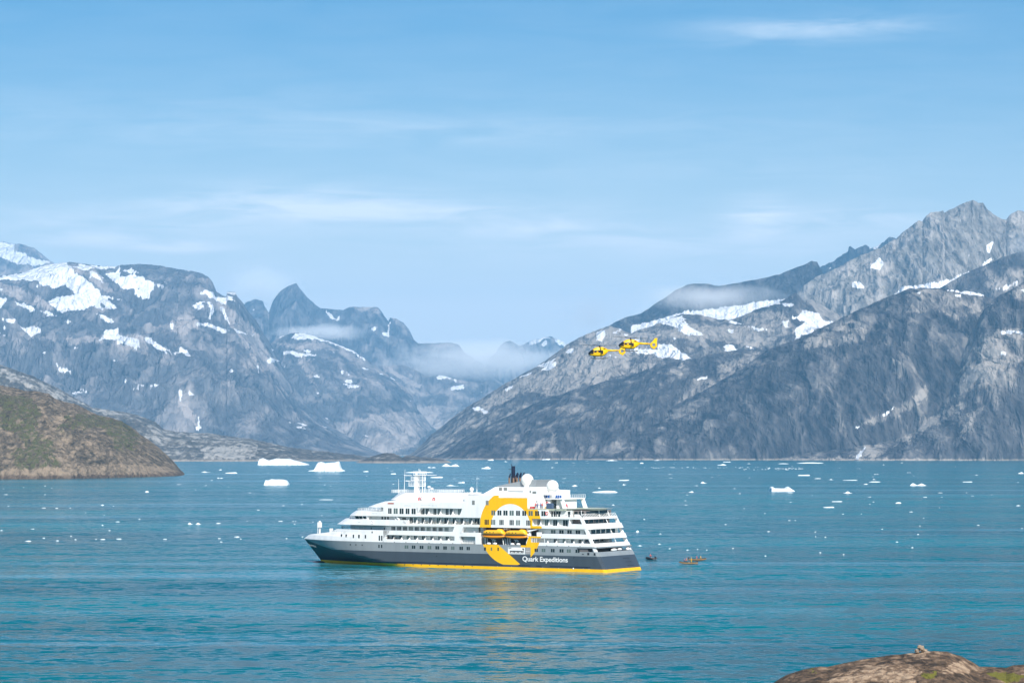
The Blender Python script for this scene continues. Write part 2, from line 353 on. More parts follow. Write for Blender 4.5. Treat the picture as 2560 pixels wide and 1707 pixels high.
# left massif
mountain('left_massif', None, [(-90,700),(0,690),(60,680),(110,664),(150,657),(175,655),(215,660),(240,664),(290,666),(305,662),(350,660),(400,664),(440,672),(480,678),(500,681),(520,692),(532,705),(541,729),(555,738),(566,741),(568,730),(588,729),(594,742),(606,756),
    (622,780),(640,800),(660,835),(678,862),(700,905),(720,940),(750,985),(790,1030),(850,1075),(920,1115),(980,1140)],
    17500, 13200, m_far, ncell=1.2, nrow=300, prof=.72, amp=.17, sc_km=1.5, gully=.05, gk=(7, 2.5, -2.5), seed=6, tone0=.42, tonea=.45, autosnow=.17, jag=1.0,
    snow=[r1([(-60,330),(0,320),(130,300),(240,262),(340,236),(410,236),(435,290),(520,330),(620,420),(665,460),(560,512),(470,527),(380,547),(330,512),(285,480),(350,450),(470,422),(400,378),(330,392),(250,350),(100,342),(0,338)]),
          r1([(635,308),(720,290),(738,248),(732,328),(800,315),(880,318),(890,345),(945,362),(915,458),(880,462),(815,425),(850,388),(760,402),(700,352)]),
          r1([(-60,440),(0,450),(55,450),(30,492),(0,514),(-60,520)]), r1([(90,472),(150,488),(210,513),(300,540),(375,572),(300,554),(200,536),(120,500)]), r1([(5,573),(92,580),(88,614),(40,602)]),
          r1([(110,622),(160,635),(235,628),(252,662),(190,694),(150,662)]), r1([(572,548),(620,548),(705,598),(660,604)]), r1([(648,662),(720,668),(770,688),(850,708),(858,762),(790,747),(720,727),(700,690)]),
          r1([(838,683),(900,693),(980,740),(1038,802),(960,762),(880,702)]), r1([(332,838),(362,870),(420,893),(458,903),(440,927),(360,897)]), r1([(1083,1016),(1120,1028),(1142,1050),(1113,1047)]),
          r1([(1148,1022),(1207,1045),(1170,1049)]), r1([(1178,495),(1230,488),(1242,510),(1193,517)]), r1([(1283,495),(1306,500),(1290,590),(1279,585)]), r1([(1348,505),(1382,518),(1392,590),(1422,640),(1373,582)]),
          r1([(555,250),(640,258),(722,254),(700,272),(600,275)]), r1([(1093,758),(1140,768),(1182,817),(1128,797)]), r1([(638,428),(702,455),(690,468),(638,446)]), r1([(708,443),(772,475),(718,461)]),
          r1([(535,290),(575,290),(645,370),(600,340)]), r1([(400,588),(442,590),(440,606),(405,602)]), r1([(15,622),(35,624),(30,652),(18,648)]), r1([(1040,615),(1060,612),(1062,650),(1046,640)]),
          r2([(218,633),(300,663),(342,690),(300,695)]), r2([(193,723),(240,703),(312,745),(240,742),(200,748)]), r2([(132,765),(140,765),(140,832),(132,832)]), r1([(1210,1180),(1216,1180),(1222,1285),(1213,1285)]),
          r1([(220,370),(252,372),(250,388),(222,386)]), r1([(205,430),(232,432),(230,446),(207,444)]), r1([(500,1010),(540,1022),(530,1034)]), r1([(680,832),(725,834),(722,844)]), r1([(512,765),(534,764),(530,778),(514,776)])],
    pale=[r1([(85,120),(160,120),(330,230)]), r1([(410,240),(560,260),(700,420),(640,410),(520,320),(440,290)]), r1([(1060,600),(1180,540),(1220,600),(1140,680),(1050,660)]), r1([(1320,430),(1420,520),(1560,640),(1700,900),(1600,900),(1480,700),(1380,600)]),
          r1([(0,360),(100,380),(250,450),(350,540),(150,480),(0,420)]), r1([(1060,1030),(1180,1140),(1210,1240),(1120,1160)]), r1([(640,640),(900,690),(900,800),(700,740)]), r1([(400,700),(640,680),(640,720),(420,740)])])
# right back ridges
mountain('jagged_ridge', None, [(2020,700),(2050,668),(2066,660),(2080,655),(2098,644),(2112,633),(2120,628),(2122,616),(2135,622),(2150,617),(2165,613),(2175,620),(2190,618),(2210,604),(2224,592),(2232,594),(2260,600),(2320,620)],
    19000, 17000, m_right, nrow=40, amp=.05, seed=7, jag=2.4, tone0=.3, snow=[r4([(650,335),(680,340),(760,325),(700,352)]), r4([(455,455),(475,450),(470,466)])])
mountain('back_ridge', None, [(1470,850),(1500,828),(1530,810),(1548,800),(1570,791),(1590,787),(1604,783),(1619,773),(1640,758),(1662,744),(1690,725),(1718,712),(1735,709),(1766,709),(1797,715),(1850,706),(1900,697),(1950,685),(1985,671),(2010,662),(2030,652),(2042,655),(2052,672),(2064,700),(2100,760)],
    15500, 12900, m_right, nrow=130, prof=1.15, amp=.05, seed=8, jag=.8, tone0=.3, tonea=.3,
    snow=[r3([(950,690),(950,645),(1050,625),(1150,596),(1280,556),(1400,541),(1600,516),(1790,486),(1950,470),(1950,700),(1600,720),(1400,700),(1200,720),(1060,700)])])
mountain('granite_peak', None, [(1960,790),(1990,738),(2012,712),(2040,692),(2062,683),(2080,676),(2110,660),(2136,644),(2170,632),(2200,621),(2222,607),(2237,598),(2265,575),(2284,561),(2296,552),(2306,553),(2316,539),(2328,531),(2345,528),(2358,527),(2361,533),(2375,526),(2397,513),
    (2415,506),(2432,499),(2446,508),(2457,506),(2462,514),(2468,524),(2489,540),(2505,547),(2515,550),(2522,540),(2530,533),(2540,529),(2546,526),(2560,531),(2620,545),(2680,560)],
    13200, 11300, m_granite, nrow=200, prof=.8, amp=.07, gully=.1, gk=(12, 2, .8), seed=9, jag=1.6, tone0=.48, tonea=.35, streak=.5,
    snow=[r4([(583,538),(630,533),(662,565),(620,574),(590,562)]), r4([(688,462),(735,393),(757,420),(742,477),(710,460)]), r4([(780,640),(850,563),(900,555),(1050,535),(1200,485),(1248,465),(1210,520),(1080,620),(860,620)]),
          r4([(1193,417),(1262,358),(1217,412)]), r4([(1322,330),(1358,308),(1342,382),(1328,370)]), r4([(1298,420),(1382,398),(1330,442),(1292,452)]), r4([(1058,457),(1112,438),(1080,457)]), r4([(1025,492),(1040,490),(1038,502)])])
mountain('mid_ridge', None, [(1010,1140),(1030,1132),(1050,1115),(1080,1085),(1130,1045),(1165,1018),(1200,999),(1235,975),(1271,955),(1300,938),(1338,918),(1365,900),(1398,876),(1420,860),(1445,845),(1475,832),(1500,822),(1525,815),(1550,822),(1576,833),(1600,824),(1635,813),(1655,805),
    (1675,797),(1692,789),(1710,785),(1735,785),(1754,787),(1780,795),(1800,799),(1833,797),(1860,787),(1880,779),(1900,770),(1930,762),(1960,750),(1980,735),(1989,731),(1998,738),(2008,752),(2030,748),(2060,765),(2100,790),(2200,830),(2300,880)],
    12300, 10300, m_right, ncell=1.2, nrow=220, prof=.8, amp=.13, gully=.05, gk=(16, 3, -2), seed=10, autosnow=.16, tone0=.55, tonea=.55, streak=.4,
    snow=[r3([(738,682),(790,668),(792,700),(772,742),(733,737)]), r3([(548,790),(587,788),(582,817),(548,822)]), r3([(378,932),(480,868),(493,880),(440,923)]), r3([(245,972),(332,928),(300,962)]),
          r3([(158,1042),(217,1008),(202,1037),(165,1058)]), r3([(1105,832),(1130,758),(1190,757),(1262,800),(1355,857),(1300,868),(1200,842),(1150,845)]), r3([(1548,658),(1600,668),(1618,690),(1580,687)]),
          r3([(1248,652),(1300,623),(1322,630)]), r3([(1690,645),(1770,655),(1770,668),(1700,655)]), r3([(830,690),(880,675),(860,695)]), r3([(890,640),(930,615),(925,632)]),
          r4([(203,752),(240,738),(248,782),(213,772)]), r4([(253,727),(310,710),(322,685),(400,698),(442,745),(492,752),(430,778),(380,790),(382,812),(320,822),(282,844),(283,780),(332,752)]),
          r4([(25,778),(130,788),(128,802),(70,797)]), r4([(0,880),(60,890),(50,900)])],
    pale=[r3([(1000,600),(900,620),(700,700),(480,860),(200,1000),(0,1150),(0,1200),(300,1040),(600,1000),(900,880),(1100,800),(1000,700)]), r3([(1050,700),(1300,640),(1700,640),(1770,700),(1770,780),(1500,740),(1250,720)]),
          r3([(450,960),(700,940),(1000,880),(1200,870),(1000,930),(700,1000),(500,1090),(280,1060)]), r4([(0,700),(200,690),(300,800),(100,860),(0,860)]), r4([(330,560),(560,540),(640,700),(500,780),(430,700)])])
mountain('high_plateau', None, [(2300,745),(2340,724),(2356,717),(2390,696),(2430,676),(2465,662),(2503,644),(2540,633),(2560,630),(2620,612),(2680,600)], 11600, 10600, m_right, nrow=70, prof=.9, amp=.06, seed=11, tone0=.45,
    snow=[r4([(1320,572),(1420,557),(1505,522),(1490,543),(1400,583)]), r4([(1500,585),(1560,590),(1540,600)])], pale=[r4([(1350,520),(1524,460),(1524,560),(1350,560)])])
mountain('dark_ridge', None, [(1080,1142),(1110,1130),(1150,1100),(1200,1072),(1247,1050),(1300,1026),(1358,999),(1400,986),(1445,971),(1480,962),(1516,952),(1555,944),(1595,932),(1630,920),(1667,908),(1710,900),(1754,892),(1780,884),(1813,878),(1860,873),(1900,874),(1960,880),(2030,900),(2100,930)],
    10500, lambda u: 9350-np.clip((u-1100)/800, 0, 1)*300, m_right, ncell=1.2, nrow=220, prof=.75, amp=.13, gully=.06, gk=(24, 3, -3), seed=12, tone0=.36, tonea=.42, streak=.45,
    snow=[r3([(1370,985),(1400,965),(1440,962),(1420,985)])], pale=[r3([(1380,1060),(1500,1005),(1480,1050),(1390,1090)]), r3([(1500,900),(1600,860),(1770,800),(1700,870),(1580,940)]), r3([(300,1400),(480,1320),(500,1440),(280,1450)]), r3([(1180,920),(1300,880),(1260,960)])])
mountain('slab_mountain', None, [(1400,1146),(1450,1138),(1500,1118),(1560,1085),(1620,1050),(1700,1005),(1760,975),(1809,948),(1860,919),(1915,876),(1950,862),(1989,850),(2040,826),(2085,804),(2130,782),(2172,763),(2200,750),(2227,740),(2250,730),(2273,722),(2295,720),(2319,719),(2360,722),
    (2411,726),(2440,730),(2475,745),(2520,775),(2600,830)], 9700, lambda u: 9060-np.clip((u-1400)/800, 0, 1)*160, m_right, ncell=1.2, nrow=260, prof=.62, amp=.10, gully=.09, gk=(26, 2.2, 9), seed=13, tone0=.33, tonea=.35, streak=.62,
    snow=[r4([(935,592),(965,586),(957,602)]), r4([(1088,576),(1250,588),(1322,600),(1300,608),(1200,600)]), r4([(740,1262),(825,1208),(812,1226),(772,1260)]), r4([(598,1330),(632,1316),(626,1332)]), r4([(1140,606),(1180,606),(1180,614),(1140,613)]), r4([(1268,780),(1282,782),(1280,792),(1270,792)])],
    pale=[r4([(900,600),(1000,570),(1300,600),(1300,680),(1150,740),(1080,700),(900,700)]), r4([(330,850),(600,740),(700,780),(640,860),(500,880),(340,890)]), r4([(640,1300),(900,1180),(1000,1080),(1010,1150),(850,1260),(700,1310)])])
mountain('front_slope', None, [(1900,1150),(1940,1143),(1998,1122),(2060,1108),(2120,1095),(2180,1082),(2230,1065),(2280,1042),(2312,1016),(2345,985),(2368,948),(2392,905),(2412,868),(2430,832),(2446,796),(2462,770),(2480,752),(2500,737),(2530,722),(2560,705),(2620,690),(2700,670)],
    9250, lambda u: 8750-np.clip((u-1900)/660, 0, 1)*250, m_right, ncell=1.2, nrow=260, prof=.7, amp=.14, gully=.08, gk=(22, 2.5, 7), seed=14, autosnow=.22, tone0=.44, tonea=.6, streak=.5,
    snow=[r4([(1398,795),(1440,798),(1478,797),(1450,820),(1410,817)]), r4([(1376,932),(1410,910),(1432,925)]), r4([(1472,800),(1540,808),(1540,818),(1480,814)]), r4([(665,1428),(650,1460),(628,1496),(606,1496),(632,1450)]), r4([(1500,575),(1530,570),(1530,588)])],
    pale=[r4([(560,1480),(640,1400),(900,1330),(1200,1180),(1240,1200),(1000,1330),(700,1490)]), r4([(1260,900),(1380,790),(1524,780),(1524,960),(1350,1040),(1200,1080),(1280,960)]), r4([(1240,1250),(1300,1200),(1180,1400),(1140,1440)]), r4([(1440,600),(1524,550),(1524,640)]),
          r4([(130,1488),(1524,1500),(1524,1510),(130,1500)])],
    veg=[])
# left low shore
mountain('grey_ridge', None, [(-80,880),(0,911),(40,925),(82,940),(120,958),(163,980),(190,996),(216,1009),(230,1018),(260,1023),(306,1029),(340,1036),(367,1045),(390,1056),(408,1072),(440,1078),(490,1082),(530,1083),(571,1090),(600,1093),(650,1101),(690,1110),(733,1119),(800,1127),(865,1134),(910,1140),(940,1148),(960,1156)],
    9000, 7950, m_grey, ncell=1.1, nrow=120, prof=.62, amp=.16, sc_km=.45, gully=.05, gk=(18, 3, -2), seed=15, tone0=.45, tonea=.8, streak=.3, jag=.8, back=300,
    pale=[r1([(0,880),(200,950),(400,1040),(540,1115),(420,1080),(300,1060),(150,990),(60,960)]), r1([(560,1130),(700,1145),(740,1170),(640,1165)]), r1([(1240,1380),(1400,1360),(1568,1340),(1568,1430),(1250,1440)])])
mountain('low_island', None, [(885,1158),(905,1150),(925,1142),(948,1135),(968,1131),(985,1133),(995,1138),(1005,1143),(1015,1140),(1035,1139),(1052,1142),(1075,1144),(1100,1146),(1120,1151),(1135,1158)],
    7250, 6900, m_grey, ncell=.9, nrow=60, prof=.6, amp=.18, sc_km=.2, seed=16, tone0=.45, tonea=.7, jag=.8, back=60, zb=-4)
mountain('brown_hill', None, [(-90,930),(0,962),(30,968),(61,976),(95,978),(122,984),(135,994),(163,1005),(185,1008),(204,1017),(225,1028),(245,1037),(280,1044),(306,1054),(330,1068),(347,1082),(370,1098),(388,1111),(410,1130),(429,1148),(442,1162),(450,1173),(458,1181),(464,1189)],
    3750, lambda u: 3075+np.clip(u/460, -.2, 1.1)**2*380, m_brown, ncell=1.0, nrow=330, prof=.68, amp=.09, sc_km=.22, gully=.05, gk=(30, 3, 5), seed=17, tone0=.5, tonea=.55, streak=.45, jag=1.0, back=300, zb=-5, vegn=.42,
    veg=[r1([(0,1040),(180,1060),(260,1150),(220,1250),(320,1330),(340,1480),(200,1470),(120,1300),(0,1240)]), r1([(500,1150),(640,1180),(760,1210),(850,1290),(820,1400),(700,1330),(620,1240),(560,1250),(400,1260),(320,1290),(420,1180)]),
         r1([(60,1380),(300,1360),(380,1480),(100,1500)]), r1([(640,1200),(720,1260),(760,1400),(700,1380)])],
    pale=[r1([(0,1500),(300,1490),(700,1470),(1000,1480),(1130,1530),(0,1550)]), r1([(270,1180),(400,1160),(380,1220),(300,1240)]), r1([(880,1490),(930,1490),(930,1530),(880,1530)])])

# ------------------------------------------------------------------ water
def water_mat():
    m = bpy.data.materials.new('glacial_water'); m.use_nodes = True; t = m.node_tree; n = t.nodes; l = t.links
    b = n['Principled BSDF']
    geo = n.new('ShaderNodeNewGeometry')
    def noise(scale, sx, sy, det=4, rg=.55, off=0.0):
        mp = n.new('ShaderNodeMapping'); mp.inputs['Scale'].default_value = (scale*sx, scale*sy, scale); mp.inputs['Location'].default_value = (off, off*.7, 0)
        mp.inputs['Rotation'].default_value = (0, 0, R(8)); l.new(geo.outputs['Position'], mp.inputs[0])
        x = n.new('ShaderNodeTexNoise'); l.new(mp.outputs[0], x.inputs['Vector']); x.inputs['Scale'].default_value = 1
        x.inputs['Detail'].default_value = det; x.inputs['Roughness'].default_value = rg; return x.outputs[0]
    def mr(v, a0, a1, b0, b1):
        r = n.new('ShaderNodeMapRange'); r.interpolation_type = 'SMOOTHSTEP'; l.new(v, r.inputs[0])
        for i, q in enumerate((a0, a1, b0, b1)): r.inputs[i+1].default_value = q
        return r.outputs[0]
    def mth(op, a, b_):
        x = n.new('ShaderNodeMath'); x.operation = op
        for i, v in enumerate((a, b_)):
            if isinstance(v, (int, float)): x.inputs[i].default_value = v
            else: l.new(v, x.inputs[i])
        return x.outputs[0]
    slick = mr(noise(1/260., .2, 1.6, 5, .6), .56, .7, 0, 1)       # smooth lanes of calm water
    slick2 = mr(noise(1/900., .22, 1.8, 4, .6, 40.), .58, .7, 0, 1)
    thin = mr(noise(1/60., .06, 1.0, 3, .5, 11.), .62, .70, 0, .8)
    sp = n.new('ShaderNodeSeparateXYZ'); l.new(geo.outputs['Position'], sp.inputs[0])
    loc = None      # lee of the ship and a few broad calm pools
    for cx, cy, rx, ry, q in ((-20, 722, 75, 38, 1.0), (-125, 715, 95, 16, .9), (-150, 745, 60, 8, .8), (75, 640, 130, 16, .7), (110, 745, 60, 14, .6), (-60, 480, 160, 10, .4), (30, 560, 120, 10, .4)):
        dx = mth('DIVIDE', mth('SUBTRACT', sp.outputs['X'], cx), rx); dy = mth('DIVIDE', mth('SUBTRACT', sp.outputs['Y'], cy), ry)
        g = mth('MULTIPLY', mr(mth('ADD', mth('MULTIPLY', dx, dx), mth('MULTIPLY', dy, dy)), .2, 1.3, 1, 0), q)
        loc = g if loc is None else mth('MAXIMUM', loc, g)
    loc = mth('MULTIPLY', loc, mr(noise(1/30., .12, 1.2, 5, .65, 71.), .38, .6, .25, 1))
    slick = mth('MAXIMUM', slick, loc)
    sl = mth('MINIMUM', mth('ADD', mth('ADD', slick, slick2), thin), 1.0)
    def ncol(scale, sx, sy, det, rg, off):
        mp = n.new('ShaderNodeMapping'); mp.inputs['Scale'].default_value = (scale*sx, scale*sy, scale); mp.inputs['Location'].default_value = (off, off*.7, 0)
        mp.inputs['Rotation'].default_value = (0, 0, R(8)); l.new(geo.outputs['Position'], mp.inputs[0])
        x = n.new('ShaderNodeTexNoise'); l.new(mp.outputs[0], x.inputs['Vector']); x.inputs['Scale'].default_value = 1
        x.inputs['Detail'].default_value = det; x.inputs['Roughness'].default_value = rg
        q = n.new('ShaderNodeVectorMath'); q.operation = 'SUBTRACT'; l.new(x.outputs['Color'], q.inputs[0]); q.inputs[1].default_value = (.5, .5, .5); return q.outputs[0]
    def vm(op, a, b_=None, sc_=None):
        x = n.new('ShaderNodeVectorMath'); x.operation = op
        for i, v in enumerate((a, b_)):
            if v is None: continue
            if isinstance(v, tuple): x.inputs[i].default_value = v
            else: l.new(v, x.inputs[i])
        if sc_ is not None:
            if isinstance(sc_, (int, float)): x.inputs['Scale'].default_value = sc_
            else: l.new(sc_, x.inputs['Scale'])
        return x.outputs[0]
    # wave slopes as a direct tilt of the surface normal: three sizes of wave, weaker where the water lies slick
    tilt = vm('ADD', vm('ADD', vm('SCALE', ncol(1/2.2, .6, 1, 4, .65, 3.), sc_=1.25), vm('SCALE', ncol(1/9., .45, 1, 3, .6, 8.), sc_=.6)), vm('SCALE', ncol(1/60., .35, 1, 3, .5, 21.), sc_=.18))
    tilt = vm('SCALE', vm('MULTIPLY', tilt, (1, 1, 0)), sc_=mth('SUBTRACT', mr(noise(1/90., .2, 1.3, 4, .55, 55.), .3, .7, .85, 1.75), mth('MULTIPLY', sl, .6)))
    l.new(vm('NORMALIZE', vm('ADD', tilt, (0, 0, 1))), b.inputs['Normal'])
    cm = n.new('ShaderNodeMix'); cm.data_type = 'RGBA'; l.new(mr(noise(1/200., .25, 1.4, 5), .35, .65, 0, 1), cm.inputs['Factor'])
    cm.inputs['A'].default_value = (.0005, .088, .12, 1); cm.inputs['B'].default_value = (.001, .145, .18, 1)
    silt_sheen = n.new('ShaderNodeMix'); silt_sheen.data_type = 'RGBA'; l.new(mth('MULTIPLY', sl, .6), silt_sheen.inputs['Factor']); l.new(cm.outputs['Result'], silt_sheen.inputs['A']); silt_sheen.inputs['B'].default_value = (.06, .25, .33, 1)  # pale silt tone; the slicks' sky sheen is put into this colour too
    l.new(silt_sheen.outputs['Result'], b.inputs['Base Color'])
    b.inputs['Roughness'].default_value = .14; b.inputs['IOR'].default_value = 1.33; l.new(mth('ADD', .07, mth('MULTIPLY', sl, .26)), b.inputs['Specular IOR Level'])
    return m
mw = MB(); mw.add([(-30000, -3000, 0), (30000, -3000, 0), (30000, 36500, 0), (-30000, 36500, 0)], [(0, 1, 2, 3)])
water = mw.build('water', water_mat()); tag(water, kind='structure')

# ------------------------------------------------------------------ ship materials
m_white = mat('white_ship_paint', (.80, .80, .79), .4)
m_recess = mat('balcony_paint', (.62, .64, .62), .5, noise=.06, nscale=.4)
m_lgrey = mat('light_grey_paint', (.25, .275, .29), .4)
m_dgrey = mat('dark_grey_paint', (.095, .115, .135), .35)
m_shade_trim = mat('shade_and_dark_trim', (.12, .11, .11), .6, noise=.2, nscale=.8)  # shade of the recessed decks put into the colour; also dark trim
m_navy = mat('navy_paint', (.01, .015, .04), .35)
m_yel = mat('yellow_paint', (.90, .475, .001), .35)
m_boatyel = mat('lifeboat_orange', (.9, .46, .02), .35)
m_glass = mat('window_glass', (.012, .022, .024), .08, spec=.6)
m_glass2 = mat('curtained_glass', (.10, .14, .13), .12, spec=.6)
m_louver = mat('louver_grey', (.2, .21, .2), .5)
m_deck = mat('helideck_paint', (.42, .46, .36), .7, noise=.08, nscale=.5)
m_teak = mat('deck_paint', (.2, .16, .13), .7)
m_pipe = mat('exhaust_brown', (.22, .14, .09), .5, noise=.2, nscale=1.5)
m_red = mat('red_paint', (.55, .03, .03), .5)
m_dkred = mat('brick_red_board', (.38, .07, .04), .6)
m_black = mat('black_rubber', (.015, .015, .018), .5)
m_blue = mat('blue_panel', (.03, .12, .4), .4)
m_steel = mat('steel_grey', (.3, .31, .32), .4, metal=.3)
m_tarp = mat('blue_grey_cover', (.06, .1, .17), .7)
m_skin = mat('skin', (.45, .26, .18), .6)
m_dark = mat('dark_cloth', (.02, .02, .03), .8)

def ship_paint():
    # one paint scheme for hull and house sides: boot-top, two greys, white, and the big yellow ring on the port side
    m = bpy.data.materials.new('ship_livery'); m.use_nodes = True; t = m.node_tree; n = t.nodes; l = t.links
    b = n['Principled BSDF']; b.inputs['Roughness'].default_value = .36
    tcn = n.new('ShaderNodeTexCoord'); sp = n.new('ShaderNodeSeparateXYZ'); l.new(tcn.outputs['Object'], sp.inputs[0])
    X, Y, Z = sp.outputs
    def F(op, a, b_=None):
        x = n.new('ShaderNodeMath'); x.operation = op
        for i, v in enumerate((a, b_)):
            if v is None: continue
            if isinstance(v, (int, float)): x.inputs[i].default_value = v
            else: l.new(v, x.inputs[i])
        return x.outputs[0]
    gt = lambda a, v: F('GREATER_THAN', a, v); lt = lambda a, v: F('LESS_THAN', a, v); AND = lambda a, b_: F('MULTIPLY', a, b_); OR = lambda a, b_: F('MAXIMUM', a, b_); NOT = lambda a: F('SUBTRACT', 1.0, a)
    def ell(cx, cz, a, bb):
        dx = F('DIVIDE', F('SUBTRACT', X, cx), a); dz = F('DIVIDE', F('SUBTRACT', Z, cz), bb)
        return lt(F('ADD', F('MULTIPLY', dx, dx), F('MULTIPLY', dz, dz)), 1.0)
    outer = ell(33.45, 12.65, 11.0, 11.4); inner = ell(33.4, 12.8, 6.95, 7.07)
    up = AND(AND(gt(Z, 12.4), NOT(inner)), AND(OR(lt(Z, 18.68), gt(X, 27.5)), lt(Z, F('ADD', 21.72, F('MULTIPLY', gt(X, 37.6), 1.2)))))
    rmid = AND(AND(gt(Z, 6.9), lt(Z, 10.25)), AND(lt(X, F('SUBTRACT', 29.8, F('MULTIPLY', gt(Z, 7.5), F('SUBTRACT', F('MULTIPLY', Z, .36), .9)))), lt(X, 29.75)))
    rlow = AND(lt(Z, 6.95), lt(X, 26.35))
    llow = AND(lt(Z, 7.55), gt(X, F('ADD', 30.4, F('MULTIPLY', F('SUBTRACT', Z, 2.1), 1.3645))))
    ring = AND(AND(outer, OR(OR(up, rmid), OR(rlow, llow))), AND(gt(Y, 10.2), gt(Z, 1.56)))
    def mixc(f, a, c):
        q = n.new('ShaderNodeMix'); q.data_type = 'RGBA'; l.new(f, q.inputs['Factor'])
        if isinstance(a, tuple): q.inputs['A'].default_value = (*a, 1)
        else: l.new(a, q.inputs['A'])
        q.inputs['B'].default_value = (*c, 1); return q.outputs['Result']
    c = mixc(lt(Z, 7.5), (.80, .80, .79), (.245, .27, .285))
    c = mixc(lt(Z, 4.67), c, (.052, .066, .083))
    c = mixc(AND(lt(Z, 7.45), gt(X, F('ADD', 84.0, F('MULTIPLY', F('SUBTRACT', Z, 1.5), 5.72)))), c, (.003, .008, .018))  # bow flare: dark paint, with the shade under the knuckle put into the colour
    c = mixc(ring, c, (.90, .475, .001))
    c = mixc(lt(Z, .9), c, (.90, .475, .001))
    c = mixc(lt(Z, -.05), c, (.03, .015, .015))
    # faint dirt and plate waviness
    nz = n.new('ShaderNodeTexNoise'); mp = n.new('ShaderNodeMapping'); mp.inputs['Scale'].default_value = (.5, .5, .12); l.new(tcn.outputs['Object'], mp.inputs[0]); l.new(mp.outputs[0], nz.inputs['Vector'])
    nz.inputs['Scale'].default_value = 1; nz.inputs['Detail'].default_value = 5
    mr = n.new('ShaderNodeMapRange'); l.new(nz.outputs[0], mr.inputs[0]); mr.inputs[1].default_value = .35; mr.inputs[2].default_value = .75; mr.inputs[3].default_value = 1.03; mr.inputs[4].default_value = .88
    vm = n.new('ShaderNodeVectorMath'); vm.operation = 'SCALE'; l.new(c, vm.inputs[0]); l.new(mr.outputs[0], vm.inputs['Scale'])
    l.new(vm.outputs[0], b.inputs['Base Color'])
    return m
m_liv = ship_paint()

# ------------------------------------------------------------------ ship
HW = 10.75
ship = empty('cruise_ship')
xa, ya = 28.01, 731.0
ship.location = (xa+.524*HW, ya+.852*HW, 0); ship.rotation_euler = (0, 0, math.atan2(.524, -.852))
tag(ship, 'large white, grey and yellow expedition cruise ship with a big yellow ring on its side', 'ship')
rake = lambda z: max(0, .5*z)          # transom leans forward going up

def hull():
    mb = MB(); ns = 90
    def sgrid(s): return s
    def plan_up(s): q = max(0, (s-.72)/.28); return 1-q**2.2
    def plan_lo(s): q = max(0, (s-.60)/.40); return 1-q**1.55
    stem = [(-2.0, 110.5), (0, 111.5), (1.0, 112.0), (7.55, 118.4), (8.9, 117.3), (10.1, 114.5), (11.2, 113.5)]
    def xb(z): return float(np.interp(z, [a for a, _ in stem], [b_ for _, b_ in stem]))
    def hb(s, z):
        x = 118.3*s
        zk = 1.5 if x < 84 else 1.5+(x-84)/(118.3-84)*6.1
        c = min(1, .965+s*3.5)          # slight corner round at the stern
        if z >= zk: return HW*plan_up(s)*c
        q = max(0, z)/zk
        return HW*c*(plan_lo(s)+(plan_up(s)-plan_lo(s))*q)
    def pos(s, z, side):
        x = rake(z)+(xb(z)-rake(z))*s
        return (x, side*max(hb(s, z), .02), z)
    def ztop(s):
        x = 118.3*s
        return float(np.interp(x, [0, 103, 106.5, 116.3, 118.3], [11.2, 11.2, 10.05, 8.95, 7.7]))
    S = [0, .004, .01, .02]+[.02+(i+1)*.05 for i in range(11)]+[.57+(i+1)*.43/60 for i in range(60)]
    def patch(zs, s0, s1, clip=False):
        SS = [s0]+[s for s in S if s0 < s < s1]+[s1]
        for side in (1, -1):
            rows = [[pos(s, min(z, ztop(s)) if clip else z, side) for s in SS] for z in zs]
            mb.loft([[r[i] for r in rows] for i in range(len(SS))], cap=False, closed=False)
    patch([-2, -1, 0, .45, .9, 1.5, 2.3, 3.1, 3.9, 4.67, 5.3, 6.0], 0, 1)
    patch([6.0, 6.8, 7.5], 7.0/118.3, 1)
    patch([7.5, 7.9, 8.3, 8.9, 9.6, 10.3, 11.2], 78.9/118.3, 1, True)
    # transom
    tr = [[(rake(z)-.0, y, z) for y in np.linspace(-hb(0, z), hb(0, z), 7)] for z in (-2, 0, .9, 4.67, 6.0)]
    mb.loft(tr, cap=False, closed=False)
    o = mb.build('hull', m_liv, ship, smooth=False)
    # decks inside the bulwarks
    d = MB()
    d.add([(3, -9.6, 4.9), (60, -9.6, 4.9), (60, 9.6, 4.9), (3, 9.6, 4.9)], [(0, 1, 2, 3)])
    L_ = []
    for s in [.62]+[.64+i*.025 for i in range(14)]:
        x = rake(9)+(xb(9)-rake(9))*s
        L_.append((x, HW*plan_up(s)-.25))
    d.add([(x, y, 8.8) for x, y in L_]+[(x, -y, 8.8) for x, y in L_[::-1]], [list(range(2*len(L_)))])
    d.build('main_deck', m_teak, ship)
    # bulb
    b = MB(); b.ball((111.8, 0, -.55), 4.0, 1.5, 1.05, 16, 10); b.build('bulbous_bow', mat('antifouling', (.05, .012, .01), .4), ship, smooth=True)
hull()

def outline(xA, xF, W=HW, tip=None, rad=1.5, n=10, raft=True):
    """closed plan outline: aft end at xA with rounded corners, forward end square at xF or drawn to a rounded tip"""
    pts = []
    for i in range(5):
        a = math.pi/2*i/4
        pts.append((xA+rad-rad*math.cos(a), -(W-rad+rad*math.sin(a))) if raft else (xA, -W))
    if tip is None: pts += [(xF, -W), (xF, W)]
    else:
        for i in range(n+1):
            a = math.pi/2*i/n; pts.append((xF+(tip-xF)*math.sin(a)**.9, -W*math.cos(a)**.9 if i < n else 0))
        pts += [(x, -y) for x, y in pts[:4:-1] if abs(y) > 1e-6]
    pts += [(x, -y) for x, y in pts[4::-1]]
    return pts
def slab(mb, lo, hi):
    """lo,hi = (z, outline) lofted"""
    mb.loft([[(x, y, lo[0]) for x, y in lo[1]], [(x, y, hi[0]) for x, y in hi[1]]])

